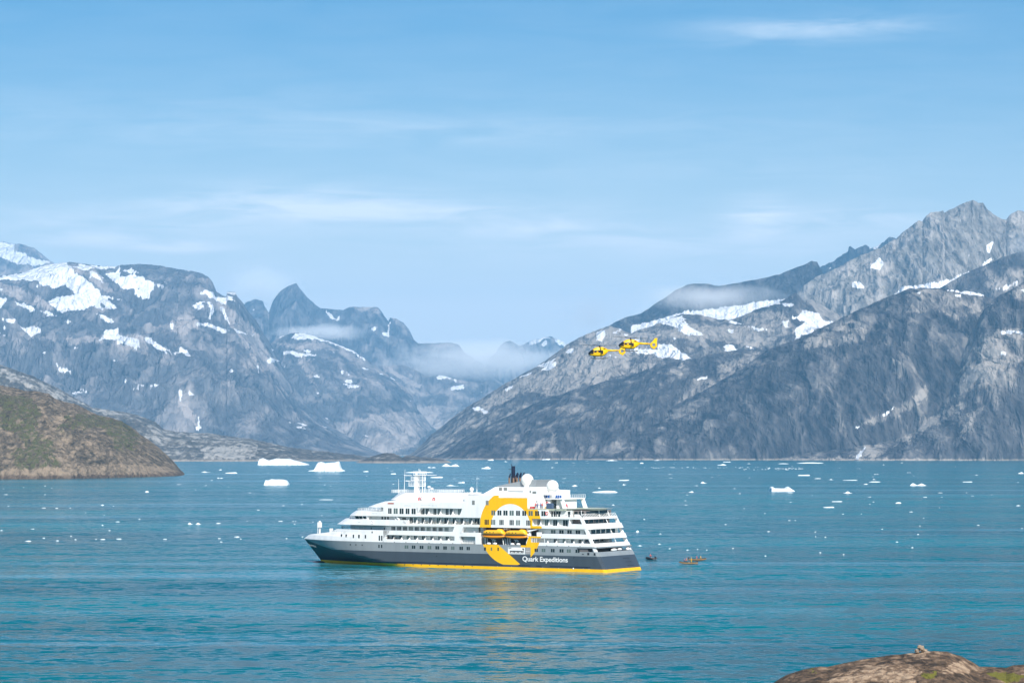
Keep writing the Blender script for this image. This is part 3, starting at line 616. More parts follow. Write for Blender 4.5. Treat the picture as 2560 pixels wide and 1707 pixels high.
# --- deck bands (full-beam slabs with their bulwarks)
def band(parts, name='deck_band', m=m_liv):
    mb = MB()
    for p in parts: p(mb)
    return mb.build(name, m, ship)
def sl(z0, z1, xA, xF, tip0=None, tip1=None, xF1=None, W=HW, dA=None, rad=1.5):
    xA1 = xA+(.5*(z1-z0) if dA is None else dA)
    return lambda mb: slab(mb, (z0, outline(xA, xF, W, tip0, rad)), (z1, outline(xA1, xF if xF1 is None else xF1, W, tip1, rad)))
def bx(x0, x1, z0, z1, y0=None, y1=HW):
    y0 = 9.0 if y0 is None else y0
    return lambda mb: (mb.box(x0, x1, y0, y1, z0, z1), None if y0 < 0 else mb.box(x0, x1, -y1, -y0, z0, z1))
def pr(poly, y0=9.0, y1=HW):
    return lambda mb: (mb.prism(poly, y0, y1), mb.prism(poly, -y1, -y0))
E_ = .003
# deck 4
band([sl(7.5, 8.42, 3.4, 27.9), bx(22.4, 26.4, 8.42, 8.44), pr([(26.4, 8.42), (27.9, 8.42), (27.2, 9.78), (26.4, 9.78)]), bx(44.4, 46.0, 7.5, 9.78), bx(51.4, 53.55, 7.5, 9.78), pr([(51.4, 9.78), (51.4, 8.6), (51.95, 9.78)]), bx(53.55, 79.0, 7.5, 8.42), bx(79.0, 80.0, 7.5, 11.15, 9.5)])
# deck 5
band([sl(9.78, 11.12, 4.5, 22.4), bx(22.4, 27.4, 9.78, 10.25), bx(44.4, 51.4, 9.78, 11.0, 9.9), bx(51.4, 53.55, 9.78, 12.68), pr([(51.4, 12.68), (51.4, 10.3), (50.3, 12.68)]),
      pr([(53.55, 12.68), (53.55, 11.12), (54.3, 11.12)]), (lambda mb: slab(mb, (9.78, outline(53.55, 80, HW, rad=.01)), (11.14, outline(53.55, 80, HW, rad=.01))))])
# deck 6
band([sl(12.68, 13.38, 5.7, 88, 103.0, 101.6, 87.2),
      (lambda mb: slab(mb, (13.38+E_, outline(6.1, 12.8, HW)), (14.15, outline(6.5, 12.8, HW)))),
      (lambda mb: slab(mb, (13.38+E_, outline(71.4, 87.2, HW, 101.6, .01)), (14.45, outline(71.0, 86.0, HW, 99.6, .01)))),
      pr([(12.8, 13.38), (13.3, 13.38), (12.9, 15.5), (12.8, 15.5)]), pr([(71.4, 13.38), (72.5, 14.44), (72.5, 13.38)])])
# mid flush house decks 6 and 7 and upper
band([bx(26.0, 44.2, 13.38, 15.55, -HW), (lambda mb: slab(mb, (15.55, outline(7.7, 86, HW, 97.6, 1.5)), (16.15, outline(8.0, 85.2, HW, 96.8, 1.5)))),
      (lambda mb: slab(mb, (16.15+E_, outline(80.2, 85.2, HW, 96.8, .01)), (17.05, outline(80.2, 84.0, HW, 95.0, .01)))),
      bx(20.8, 50.7, 16.15, 18.28, -HW), bx(67.1, 80.0, 16.15, 18.28, -HW), pr([(50.7, 18.28), (50.7, 16.15), (51.7, 16.15)][::-1]) , pr([(67.1, 18.28), (67.6, 18.28), (67.1, 16.6), (66.0, 18.28)])], 'house_side')
band([(lambda mb: slab(mb, (18.28, outline(50.0, 80, HW, 90.3, .01)), (19.3, outline(50.0, 79, HW, 86.6, .01)))),
      (lambda mb: slab(mb, (19.3+E_, outline(50.0, 79, HW, 86.6, .01)), (20.1, outline(50.0, 77, HW, 82.8, .01)))),
      (lambda mb: slab(mb, (20.1+E_, outline(50.0, 77, HW-.05, 82.6, .01)), (20.5, outline(50.0, 72, HW-.25, 79, .01)))),
      bx(27.5, 50.0, 18.28+E_, 21.72, -HW), bx(37.6, 50.0, 21.72+E_, 22.4, -HW), bx(50.0+E_, 52.2, 20.5+E_, 22.6, -9.2, 9.2)], 'house_side')
band([bx(21.0, 27.5, 18.28+E_, 18.5, -HW)], 'sun_deck', m_deck)
# --- recessed cabin walls
def core(parts, name, m): return band(parts, name, m)
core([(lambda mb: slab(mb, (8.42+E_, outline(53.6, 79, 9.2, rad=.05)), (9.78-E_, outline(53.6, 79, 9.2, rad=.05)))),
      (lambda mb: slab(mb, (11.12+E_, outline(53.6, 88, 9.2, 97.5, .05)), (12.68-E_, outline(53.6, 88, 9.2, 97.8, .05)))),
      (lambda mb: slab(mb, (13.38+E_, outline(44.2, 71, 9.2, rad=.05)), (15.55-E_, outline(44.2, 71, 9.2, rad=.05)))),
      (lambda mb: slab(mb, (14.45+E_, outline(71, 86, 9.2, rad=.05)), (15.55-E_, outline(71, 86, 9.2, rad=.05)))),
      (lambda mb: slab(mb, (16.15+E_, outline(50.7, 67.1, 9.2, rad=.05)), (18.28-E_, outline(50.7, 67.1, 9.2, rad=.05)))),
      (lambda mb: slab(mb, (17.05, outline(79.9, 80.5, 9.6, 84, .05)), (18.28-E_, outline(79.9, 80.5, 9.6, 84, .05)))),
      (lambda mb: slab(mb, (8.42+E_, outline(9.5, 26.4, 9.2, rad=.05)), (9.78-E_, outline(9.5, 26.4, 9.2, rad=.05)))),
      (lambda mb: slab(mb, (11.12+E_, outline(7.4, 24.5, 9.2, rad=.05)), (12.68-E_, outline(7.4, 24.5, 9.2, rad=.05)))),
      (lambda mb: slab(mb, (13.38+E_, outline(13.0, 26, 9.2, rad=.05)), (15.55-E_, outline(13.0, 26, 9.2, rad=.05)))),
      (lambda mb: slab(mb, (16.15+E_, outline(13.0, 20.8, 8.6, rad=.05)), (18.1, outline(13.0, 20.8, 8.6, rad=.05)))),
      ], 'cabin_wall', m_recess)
core([(lambda mb: slab(mb, (14.15+E_, outline(9.8, 12.9, 8.2, rad=.05)), (15.55-E_, outline(9.8, 12.9, 8.2, rad=.05)))),
      (lambda mb: slab(mb, (16.15+E_, outline(9.2, 12.9, 8.2, rad=.05)), (18.1, outline(9.2, 12.9, 8.2, rad=.05))))], 'aft_lounge_wall', mat('taupe_wall', (.2, .175, .165), .6))
core([(lambda mb: mb.box(24.5, 53.5, -6.6, 6.6, 7.5, 12.68-E_)), (lambda mb: mb.box(27.9, 44.4, -10.6, 10.6, 7.3, 7.5-E_))], 'boat_deck_wall', m_shade_trim)
core([(lambda mb: mb.box(6.8, 16, -10.4, 10.4, 5.0, 7.5-E_))], 'mooring_deck_wall', m_shade_trim)
core([(lambda mb: mb.box(45.8, 51.4, 8.9, 9.3, 7.5, 12.68)), (lambda mb: mb.box(44.3, 45.8, 8.0, 8.4, 7.5, 12.68))], 'boat_deck_screen', m_recess)
# aft main deck bulwark strip above opening
band([pr([(3.6, 7.05), (16.0, 7.05), (16.0, 7.5), (3.4, 7.5)], 10.3, HW-.01), (lambda mb: mb.box(3.3, 3.7, -10.0, 10.0, 7.1, 7.5-E_))], 'deck_band', m_lgrey)
# terrace pillars leaning with the stern
mb = MB()
for z0, z1 in ((6.0, 7.1), (8.42, 9.78), (11.12, 12.68), (14.15, 15.55)):
    for s in (1, -1):
        for dx in (0,):
            xA = rake(z0)+.5; xB = rake(z1)+.5
            y = s*10.35
            mb.add([(xA, y-.3, z0), (xA+1.0, y-.3, z0), (xA+1.0, y+.3, z0), (xA, y+.3, z0), (xB, y-.3, z1), (xB+1.0, y-.3, z1), (xB+1.0, y+.3, z1), (xB, y+.3, z1)],
                   [(0, 3, 2, 1), (4, 5, 6, 7), (0, 1, 5, 4), (1, 2, 6, 5), (2, 3, 7, 6), (3, 0, 4, 7)])
    if z0 > 7:
        mb.tube((rake(z0)+.4, -3, z0), (rake(z1)+.4, -3, z1), .09)
build_each(mb, 'terrace_pillar', m_white, ship)
mb = MB()
for z in (8.42, 11.12, 14.15, 16.15):                # stairs between terraces
    for k in range(6): mb.box(rake(z)+3.5+k*.35, rake(z)+3.85+k*.35, -5.2, -3.8, z+k*.25, z+.08+k*.25)
    mb.box(rake(z)+3.2, rake(z)+6, -3.85, -3.75, z+.4, z+1.3)
build_each(mb, 'terrace_stair', m_white, ship)

# --- windows
WN = [0]
def win(x0, x1, z0, z1, y=HW+.02, lean=0, m=None, mull=1):
    """glass panes with white mullions; the frame's recess edge is drawn by a thin proud surround"""
    if WN[0] >= 99: return
    WN[0] += 1
    mb = MB(); n = mull+1; wd = (x1-x0)/n; g = .07
    for k in range(n):
        a, b = x0+k*wd+g, x0+(k+1)*wd-g
        mb.prism([(a, z0), (b, z0), (b, z1), (a, z1)], y-.03, y)
    if m is None: m = m_glass if (WN[0]*7) % 10 < 7 else m_glass2
    mb.build('window', m, ship)
hw = [72.0, 70.5, 69.3, 67.9, 66.4, 64.9, 63.5, 62.0, 60.6, 59.1, 57.7, 56.3, 54.8, 53.5, 51.8, 50.4, 49.2, 47.9, 42.9, 42.1, 40.5, 39.9, 38.1, 37.5, 25.0, 23.7, 22.5, 21.1, 19.3, 17.9, 16.3, 14.8, 13.8, 12.3, 10.8, 9.3, 81.9, 81.3, 80.9, 80.3]
for i in range(0, len(hw), 2): win(hw[i+1], hw[i], 5.65, 6.65, mull=0 if abs(hw[i]-hw[i+1]) < 1 else 1)
fl7 = [40.3, 38.8, 38.1, 36.6, 36.0, 34.4, 33.8, 32.2, 31.5, 30.0, 29.3, 27.8, 27.1, 25.5, 24.8, 23.3, 22.6, 21.1]
for i in range(0, 18, 2): win(fl7[i+1], fl7[i], 16.4, 17.88)
fl6 = [42.7, 41.1, 40.4, 38.8, 37.4, 35.8, 33.8, 32.2, 31.5, 30.0, 27.9, 26.3]
for i in range(0, 12, 2): win(fl6[i+1], fl6[i], 13.5, 15.05, mull=2)
for a, b in ((78.2, 76.8), (76.1, 74.5), (73.9, 72.3), (71.6, 70.1), (69.4, 67.8)): win(b, a, 16.35, 18.05)
RY = 9.2+.03
for k in range(10): win(56.7+k*2.2, 58.2+k*2.2, 11.2, 12.3, RY, mull=2)
for a, b in ((91.7, 90.2), (89.5, 88.0)): win(b, a, 11.2, 12.35, 8.3)
for a, b in ((71.1, 69.9), (69.5, 68.4), (66.7, 65.6), (63.9, 62.9), (61.1, 59.7), (58.3, 56.8), (55.2, 54.0), (52.4, 51.3), (49.2, 48.0), (47.2, 45.5), (73.9, 72.5), (22.3, 20.9), (19.4, 17.9), (16.0, 14.3), (24.9, 23.9)): win(b, a, 13.5, 15.2, RY, mull=1)
for a, b in ((66.8, 65.6), (65.1, 64.0), (62.3, 61.2), (60.7, 59.7), (57.8, 56.7), (56.2, 55.2), (53.3, 52.2)): win(b, a, 16.25, 18.05, RY)
for a, b in ((77.9, 76.7), (75.0, 73.9), (72.3, 71.1), (69.5, 68.4), (66.6, 65.4), (63.4, 62.5), (60.6, 59.5), (57.8, 56.6), (19.2, 18.1), (16.1, 15.2), (13.2, 12.3), (10.6, 9.6)): win(b, a, 8.5, 9.55, RY)
for a, b in ((20.2, 18.5), (17.3, 15.7), (14.5, 12.9), (11.6, 10.0), (8.6, 7.9)): win(b, a, 11.2, 12.25, RY)
# slot windows in the white bow plating, portholes, doors: small dark panes as one part
mb = MB()
def hbw(x):   # half breadth of the upper hull near x (z about 9)
    s = (x-4.5)/(117.2-4.5); q = max(0, (s-.72)/.28); return HW*(1-q**2.2)
def slot(x0, x1, z0, z1):
    y0, y1 = hbw(x0)+.03, hbw(x1)+.03
    mb.add([(x0, y0, z0), (x1, y1, z0), (x1, y1, z1), (x0, y0, z1), (x0, y0-.4, z0), (x1, y1-.4, z0), (x1, y1-.4, z1), (x0, y0-.4, z1)], [(0, 1, 2, 3), (7, 6, 5, 4), (0, 4, 5, 1), (1, 5, 6, 2), (2, 6, 7, 3), (3, 7, 4, 0)])
for a, b in ((97.0, 96.5), (94.9, 94.4), (91.8, 91.3), (89.6, 89.0), (87.0, 86.5)): slot(b, a, 8.5, 9.6)
for a, b in ((81.7, 81.2), (80.8, 80.3)): slot(b, a, 7.9, 9.5)
for x, z in ((105.3, 8.3), (102.2, 8.1), (101.3, 7.8)): slot(x-.2, x+.25, z-.35, z+.35)
for x in (92.8, 90.5, 88.0): slot(x-.15, x+.2, 6.25, 6.6)
slot(84.0, 84.4, 10.2, 10.75)
for x in (110, 110.8, 111.9, 112.7): slot(x-.12, x+.16, 7.85, 8.05)
for x in (54, 58.3, 62.7, 67, 71.3, 75.6, 20.5, 16.8, 12.9, 9): mb.box(x, x+.35, HW, HW+.02, 7.5, 7.64)
build_each(mb, 'porthole', m_glass, ship)
mb = MB()
for a in (69.9+2.2*k for k in range(0)): pass
for x in (81.5, 80.4, 79.35): mb.box(x-.35, x+.2, RY-.03, RY, 14.5, 15.3)
for x in (85.6, 80.6): mb.box(x-.15, x+.15, 9.22, 9.27, 11.35, 11.9)
for a, b in ((20.4, 19.7), (19.5, 18.9), (18.7, 17.9), (17.8, 17.1), (14.6, 13.8)): mb.box(b, a, 8.6, 8.63, 16.2, 17.8)
for a, b in ((12.6, 11.5), (11.0, 9.4)): mb.box(b, a, 8.2, 8.23, 16.2, 17.8)
mb.box(9.15, 9.2, -7, 7, 16.3, 17.8)
for y in (-6, -3, 0, 3, 6): mb.box(7.33, 7.38, y-1.2, y+1.2, 11.2, 12.4); mb.box(9.43, 9.48, y-1.2, y+1.2, 8.6, 9.6); mb.box(9.73, 9.78, y-1.1, y+1.1, 14.2, 15.3)
build_each(mb, 'lounge_glazing', m_glass, ship)

# bridge: band of outward-leaning windows between the two visors
mb = MB(); mb.mi = 0
slab(mb, (14.45+E_, outline(86.0, 87.0, 10.2, 96.4, .05)), (15.55-E_, outline(86.0, 87.6, 10.7, 97.3, .05)))
mb.build('bridge_wall', m_white, ship)
mb = MB()
for k in range(3):
    x0 = 86.6+k*1.5
    mb.add([(x0, 10.33, 14.62), (x0+1.15, 10.3, 14.62), (x0+1.3, 10.66, 15.45), (x0+.05, 10.68, 15.45), (x0, 10.1, 14.62), (x0+1.15, 10.1, 14.62), (x0+1.3, 10.3, 15.45), (x0+.05, 10.3, 15.45)],
           [(0, 1, 2, 3), (7, 6, 5, 4), (0, 4, 5, 1), (1, 5, 6, 2), (2, 6, 7, 3), (3, 7, 4, 0)])
o_ = outline(86.0, 87.3, 10.5, 96.95, .05)
build_each(mb, 'bridge_window', m_glass, ship)

# balcony dividers, sloping fins between the balconies
def fins(xs_, z0, z1, lo=1.45, hi=.25, name='balcony_divider'):
    mb = MB()
    for x in xs_:      # panel whose outer edge slopes in towards the top
        for s in (1,):
            p = [(9.25, z0), (9.25+lo, z0), (9.25+hi, z1), (9.25, z1)]
            mb.add([(x, s*y, z) for y, z in p]+[(x+.12, s*y, z) for y, z in p], [(0, 1, 2, 3), (7, 6, 5, 4), (0, 4, 5, 1), (1, 5, 6, 2), (2, 6, 7, 3), (3, 7, 4, 0)])
    return build_each(mb, name, m_white, ship)
for zz, l in (((8.42, 9.78), [56.0+2.9*k for k in range(8)]+[8.6+3.0*k for k in range(5)]), ((13.38, 15.5), [47.6, 50.6, 53.6, 56.3, 59.1, 62.3, 65.0, 67.8, 70.9, 13.0, 17.1, 20.3, 23.2]), ((16.15, 18.2), [54.6, 59.1, 63.4])):
    for x in l: fins([x], *zz)
mb = MB()
for x in [x*1.0 for x in range(45, 71)]: # balcony chairs
    if x % 3: mb.box(x, x+.5, 9.6, 10.2, 13.38, 13.85); mb.box(x, x+.08, 9.6, 10.2, 13.85, 14.3)
mb.build('balcony_chairs', m_louver, ship)

# fenders and small fittings on the hull
mb = MB()
for a, b in ((36.2, 84.0), (26.4, 30.5), (22.5, 24.3), (5.6, 19.5)): mb.box(a, b, HW-.05, HW+.1, 1.36, 1.54)
build_each(mb, 'rubbing_strake', m_navy, ship)
mb = MB()
for k in range(10): mb.box(47+k*3.1, 47.25+k*3.1, HW, HW+.03, .62, .9)
for k in range(3):
    for j, z in enumerate((3.75, 2.7, 1.6)):
        y = -3.0-k*1.35-j*.35; x = rake(z)-.03
        mb.box(x-.03, x+.08, y-.35, y+.35, z-.12, z+.1); mb.add([(x-.02, y-.32, z-.1), (x-.02, y-.2, z-.1), (x-.42, y-.2, z-.8), (x-.42, y-.32, z-.8)], [(0, 1, 2, 3)])
for x in (14.4, 13.0): pass
for x0, x1, z0, z1 in ((6.0, 6.7, 5.05, 5.75), (3.9, 4.5, 5.0, 5.7), (7.9, 8.5, 5.15, 5.4)): mb.box(x0, x1, HW, HW+.03, z0, z1)
mb.prism([(10.9, 4.35), (11.6, 3.9), (11.4, 4.3)], HW, HW+.05)
mb.box(60, 60.3, HW, HW+.04, 3.4, 3.7)
for y in (7, 2, -3, -7): mb.box(2.85, 2.95, y-.12, y+.12, 5.1, 5.7)
build_each(mb, 'hull_vent', m_black, ship)
mb = MB(); mb.ball((11.5, HW, .95), .22, .1, .25, 10, 6)
for x in (33, 38, 22, 16.5, 8, 6): mb.box(x, x+.14, HW, HW+.05, .92, 1.02)
mb.build('hull_light', m_white, ship)
# bright worn edge down the quarter
mb = MB()
mb.add([(rake(z)+.06, 9.98+.0*z, z) for z in (.95, 4.6)]+[(rake(z)+.42, 10.63, z) for z in (4.6, .95)], [(0, 1, 2, 3)])
# tender bay
mb = MB()
mb.box(28.3, 34.3, HW-.02, HW+.03, 4.85, 6.8); mb.build('tender_bay', m_white, ship)
mb = MB()
mb.box(28.6, 33.6, HW+.03, HW+.06, 5.1, 5.85); mb.box(26.6, 28.0, HW, HW+.05, 4.95, 6.7)
mb.box(28.6, 29.8, HW+.03, HW+.06, 6.0, 6.6); mb.box(32.5, 34.1, HW+.03, HW+.06, 6.5, 6.7)
build_each(mb, 'tender_bay_opening', m_shade_trim, ship)
mb = MB()
for k in range(7): mb.prism([(28.7+k*.7, 5.1), (29.1+k*.7, 5.1), (28.9+k*.7+.3*(k % 2), 5.6)], HW+.06, HW+.12)
for x in (26.75, 27.1, 27.45, 27.8): mb.box(x, x+.06, HW+.05, HW+.12, 4.95, 6.7)
mb.box(26.6, 28.0, HW+.05, HW+.1, 5.7, 5.78)
mb.prism([(29.0, 5.85), (33.4, 5.85), (33.0, 6.6), (32.2, 6.75), (29.5, 6.7)], HW+.06, HW+.3)
mb.build('tender_bay_gear', m_white, ship)

# --- railings
def railing(pts, h=1.0, step=.9, name='railing', m=m_white, r=.05, rows=(1.0, .66, .33)):
    mb = MB()
    for a, b in zip(pts[:-1], pts[1:]):
        a = Vector(a); b = Vector(b); L_ = (b-a).length; n = max(1, int(L_/step))
        for k in range(n+1):
            p = a.lerp(b, k/n); mb.tube(p, p+Vector((0, 0, h)), r, n=4)
        for q in rows: mb.tube(a+Vector((0, 0, h*q)), b+Vector((0, 0, h*q)), r*.8, n=4)
    return mb.build(name, m, ship)
def ol(xA, xF, W, tip, z): return [(x, y, z) for x, y in outline(xA, xF, W, tip, .05) if x > xA+.01][::1]
railing(ol(88.5, 89.5, 9.3, 101.5, 11.2), .8)                       # ahead of the front lounge
railing(ol(80.5, 84, 10.2, 94.6, 17.05), .75)
railing([(90, 8.6, 14.45), (96, 5.6, 14.45), (99, 2, 14.45), (99, -2, 14.45)], .5)
railing([(62, 8, 22.75), (79, 7.6, 22.75), (79, -7.6, 22.75), (62, -8, 22.75), (62, 8, 22.75)], .95, .7)
railing([(51, 9, 22.6), (45, 9, 22.6)], .7)
railing([(28, 8.8, 21.75), (37, 8.8, 21.75)], .5)
railing([(46, 9.2, 7.5), (51.3, 9.2, 7.5)], 1.2, .7, rows=(1, .5))
railing([(46, 10.5, 7.5), (51.3, 10.5, 7.5)], 1.0, .55, rows=(1, .5))
railing([(21.2, 10.4, 18.5), (27.3, 10.4, 18.5)], 1.0, 1.2, rows=(1,), r=.035)
# leaning glass-rail posts of the pool deck
mb = MB()
for x in [19.6, 18.4, 17.0, 15.9, 14.7, 13.4, 12.6]: mb.box(x, x+.14, 10.5, 10.68, 16.15, 17.0)
mb.prism([(8.6, 16.15), (11.2, 16.15), (11.2, 17.05), (9.6, 17.05)], 10.45, 10.68)
for k in range(22):
    y = 10.2-k*.95; x = rake(16.15)-.0
    mb.add([(x, y, 16.1), (x+.16, y, 16.1), (x+.16, y-.1, 16.1), (x, y-.1, 16.1), (x+.75, y, 17.1), (x+.9, y, 17.1), (x+.9, y-.1, 17.1), (x+.75, y-.1, 17.1)],
           [(0, 3, 2, 1), (4, 5, 6, 7), (0, 1, 5, 4), (1, 2, 6, 5), (2, 3, 7, 6), (3, 0, 4, 7)])
mb.tube((rake(16.15)+.85, 10.2, 17.12), (rake(16.15)+.85, -10.2, 17.12), .06, n=4)
mb.build('deck_rail', m_white, ship)
mb = MB()
mb.tube((12.7, 9.9, 16.1), (12.7, 9.9, 18.2), .09, n=6); mb.tube((7.2+2.2, 9.6, 16.1), (9.4, 9.6, 18.2), .09, n=6)
mb.tube((8.6, 0, 16.1), (8.9, 0, 18.2), .12, n=6); mb.tube((8.6, -6, 16.1), (9.4, -6, 18.2), .12, n=6)
build_each(mb, 'deck_post', m_white, ship)

# --- helideck
mb = MB(); n = 40
for r0, z0, r1, z1 in ((7.2, 18.1, 8.1, 18.55),):
    mb.loft([[(15.2+r0*math.cos(2*math.pi*i/n), r0*1.12*math.sin(2*math.pi*i/n), z0) for i in range(n)], [(15.2+r1*math.cos(2*math.pi*i/n), r1*1.12*math.sin(2*math.pi*i/n), z1) for i in range(n)]])
mb.box(15, 21.2, -9.6, 9.6, 18.12, 18.5)
mb.build('helideck', m_deck, ship)
mb = MB()
for i in range(20):
    a = 2*math.pi*i/20; x, y = 15.2+8.1*math.cos(a), 9.1*math.sin(a)
    mb.tube((x, y, 18.5), (15.2+9.4*math.cos(a), 10.4*math.sin(a), 18.62), .05, n=4)
for i in range(40):
    a, b = 2*math.pi*i/40, 2*math.pi*(i+1)/40
    mb.tube((15.2+9.4*math.cos(a), 10.4*math.sin(a), 18.62), (15.2+9.4*math.cos(b), 10.4*math.sin(b), 18.62), .05, n=4)
mb.build('safety_net', m_steel, ship)

# --- forward mast house
mb = MB()
slab(mb, (20.5+E_, outline(61.7, 74, 8.2, 82.6, .4)), (22.7, outline(61.9, 71, 8.0, 79.2, .4)))
mb.build('mast_house', m_white, ship, bevel=.15)
mb = MB()
def lattice(x0, x1, y, z):
    mb.box(x0, x1, -y, y, z, z+.22)
    for yy in (-y+.05, y-.05):
        for k in range(int((x1-x0)/.7)+1): mb.tube((x0+.05+k*.7, yy, z+.2), (x0+.05+k*.7, yy, z+1.25), .045, n=4)
        for h in (.75, 1.25): mb.tube((x0, yy, z+h), (x1, yy, z+h), .05, n=4)
    for xx in (x0+.03, x1-.03):
        for k in range(int(2*y/.8)+1): mb.tube((xx, -y+k*.8, z+.2), (xx, -y+k*.8, z+1.25), .045, n=4)
        for h in (.75, 1.25): mb.tube((xx, -y, z+h), (xx, y, z+h), .05, n=4)
lattice(71.8, 77.2, .8, 24.75); lattice(71.8, 76.3, .8, 26.45); lattice(71.6, 75.4, 1.0, 28.15)
mb.build('mast_platform', m_white, ship)
mb = MB()
mb.box(73.9, 75.1, -.7, .7, 22.6, 28.3); mb.box(75.1, 75.4, -.9, -.7, 22.6, 29.2)
for y in (-.7, .7): mb.tube((72.0, y, 22.6), (72.0, y, 28.5), .12, n=6)
mb.tube((73.8, 0, 28.2), (73.8, 0, 30.3), .08, n=5); mb.tube((72.7, 1, 29.2), (72.7, 1, 30.0), .1, n=5)
mb.tube((79.4, 0, 22.6), (79.1, 0, 30), .09, .04, n=5); mb.tube((81.5, 0, 21.6), (81.5, 0, 27), .08, .04, n=5); mb.tube((61.9, 6, 20.5), (61.9, 6, 23.6), .05, n=5)
mb.tube((70, 0, 22.7), (70, 0, 24.4), .08, n=5); mb.tube((67, 3, 22.7), (67, 3, 24), .08, n=5)
mb.tube((47.8, 7, 22.6), (47.8, 7, 24.2), .14, .08, n=6); mb.tube((47.8, 7, 24.2), (47.8, 7, 28), .03, .02, n=5)
mb.build('mast', m_white, ship)
mb = MB(); mb.box(75.2, 78.8, -.15, .15, 26.3, 26.55); mb.box(76.6, 79.4, -.15, .15, 27.95-1.5+1.6, 28.25)
mb.box(68.0, 71.4, -1.2, -1.0, 28.2, 28.35)
build_each(mb, 'radar_bar', m_white, ship)
mb = MB(); mb.ball((70, 0, 24.6), .55, .55, .3, 12, 8); mb.ball((67, 3, 24.1), .55, .55, .35, 12, 8)
build_each(mb, 'antenna_dish', m_white, ship, smooth=True)
# bow light mast
mb = MB()
mb.box(111.7, 112.8, -.5, .5, 11.2, 12.9); mb.box(112.0, 112.4, -.2, .2, 8.9, 11.3); mb.tube((112.7, .4, 8.9), (112.7, .4, 11.3), .08, n=5); mb.ball((112.2, 0, 13.1), .35, .35, .3, 10, 6)
mb.build('bow_mast', m_white, ship)
mb = MB(); mb.box(107.3, 108.0, -.5, .5, 9.5, 11.0); mb.build('windlass', m_white, ship)

# --- funnel casing, wedge and exhausts
mb = MB()
mb.prism([(45.5, 22.4), (27.4, 22.4), (27.4, 23.9), (28.0, 24.9), (39.2, 24.9), (40.6, 24.9)], -8.2, 8.2)
mb.prism([(23.6, 18.5), (27.4, 18.5), (27.4, 24.0), (23.6, 23.9)], 4.6, 8.2); mb.prism([(23.6, 18.5), (27.4, 18.5), (27.4, 24.0), (23.6, 23.9)], -8.2, 4.5)
mb.box(27.5, 37.6, -8.6, 8.6, 21.72+E_, 22.4)
mb.build('funnel_casing', m_white, ship, bevel=.05)
mb = MB(); mb.prism([(42.2, 24.9), (42.2, 25.15), (38.0, 25.9), (33.4, 26.75), (29.7, 27.15), (27.9, 27.15), (28.7, 24.9)], -4.6, 4.6)
mb.build('funnel_wedge', m_lgrey, ship, bevel=.08)
mb = MB()
for x0, x1, z0, z1 in ((38.0, 39.1, 23.8, 24.75), (36.2, 37.4, 23.85, 24.75), (27.7, 28.2, 23.2, 23.9), (25.9, 27.2, 23.0, 23.7)): mb.box(x0, x1, 8.2, 8.23, z0, z1)
for x0, x1 in ((46.2, 47.2), (41.2, 42.2)): mb.box(x0, x1, HW, HW+.03, 19.45, 20.8)
build_each(mb, 'louver', m_louver, ship)
mb = MB(); mb.box(30.2, 35.6, 8.2, 8.5, 23.7, 24.6); mb.build('locker', m_white, ship, bevel=.2)
for x, zb_ in ((39.8, 25.4), (38.3, 25.7), (37.0, 25.9), (35.9, 26.1)):
    mb = MB(); mb.tube((x, -.6, 24.9), (x, -.6, 28.0), .34, n=10); mb.tube((x+.1, .9, 24.9), (x+.1, .9, 27.7), .3, n=10)
    p = mb.build('exhaust_pipe', m_pipe, ship, smooth=False)
    mb = MB(); mb.tube((x, -.6, 28.0), (x-.45, -.6, 29.3), .36, .16, n=10); mb.tube((x+.1, .9, 27.7), (x-.35, .9, 29.0), .33, .16, n=10); mb.build('pipe_tip', m_navy, p)
mb = MB(); mb.tube((38.9, 0, 24.9), (38.9, 0, 31.2), .5, n=12); mb.tube((39.6, 0, 28.5), (39.6, 0, 31.9), .12, n=6); mb.tube((39.6, 0, 30.2), (40.6, 0, 30.3), .1, n=5)
mb.build('main_exhaust', m_navy, ship)
for c, rr, zped in (((31.6, 4, 27.0), 1.93, 24.9), ((22.7, 4, 25.2), 1.88, 22.7), ((51.6, 4, 24.0), .62, 22.6)):
    mb = MB()
    if rr < 1: mb.ball((c[0], c[1], c[2]), rr, rr, rr*1.15)
    else: mb.ball(c, rr, nu=28, nv=18)
    mb.build('radome', mat('radome_white', (.8, .79, .74), .35), ship, smooth=True)
    mb = MB(); mb.tube((c[0], c[1], zped-.3), (c[0], c[1], c[2]-rr*.6), rr*.5, rr*.62, n=16); mb.build('radome_pedestal', m_white, ship)
mb = MB(); mb.box(49.4, 52.1, 2.5, 9.0, 22.6+E_, 23.0); mb.build('roof_house', m_white, ship)
# aft gantry: roof platform with blue screens on two legs
mb = MB()
mb.box(17.6, 24.4, -7.0, 7.0, 21.3, 21.65); mb.box(19.0, 21.5, 1.5, 6.5, 21.65, 22.7)
mb.prism([(17.6, 21.3), (18.6, 21.3), (17.6, 18.5), (16.5, 18.5)], 5.8, 6.6); mb.prism([(17.6, 21.3), (18.6, 21.3), (17.6, 18.5), (16.5, 18.5)], -6.6, -5.8)
mb.box(18.3, 20.4, -3, 5.5, 18.5, 21.3)
mb.prism([(23.0, 21.3), (22.0, 21.3), (22.2, 18.5), (23.4, 18.5)], 5.6, 6.4); mb.box(22.2, 25.5, 2, 8.0, 22.6, 23.0)
mb.build('gantry', m_white, ship)
railing([(17.6, 7, 21.6), (24.4, 7, 21.6)], 1.1, .9); railing([(17.6, 7, 21.6), (17.6, -7, 21.6)], 1.1, 1.2)
railing([(22.5, 8, 23.9), (26.2, 8, 23.9)], .8, .8)
mb = MB()
for x in (23.5, 22.7, 21.95, 19.2, 18.5, 17.8): mb.box(x, x+.55, 7.02, 7.06, 21.75, 22.55)
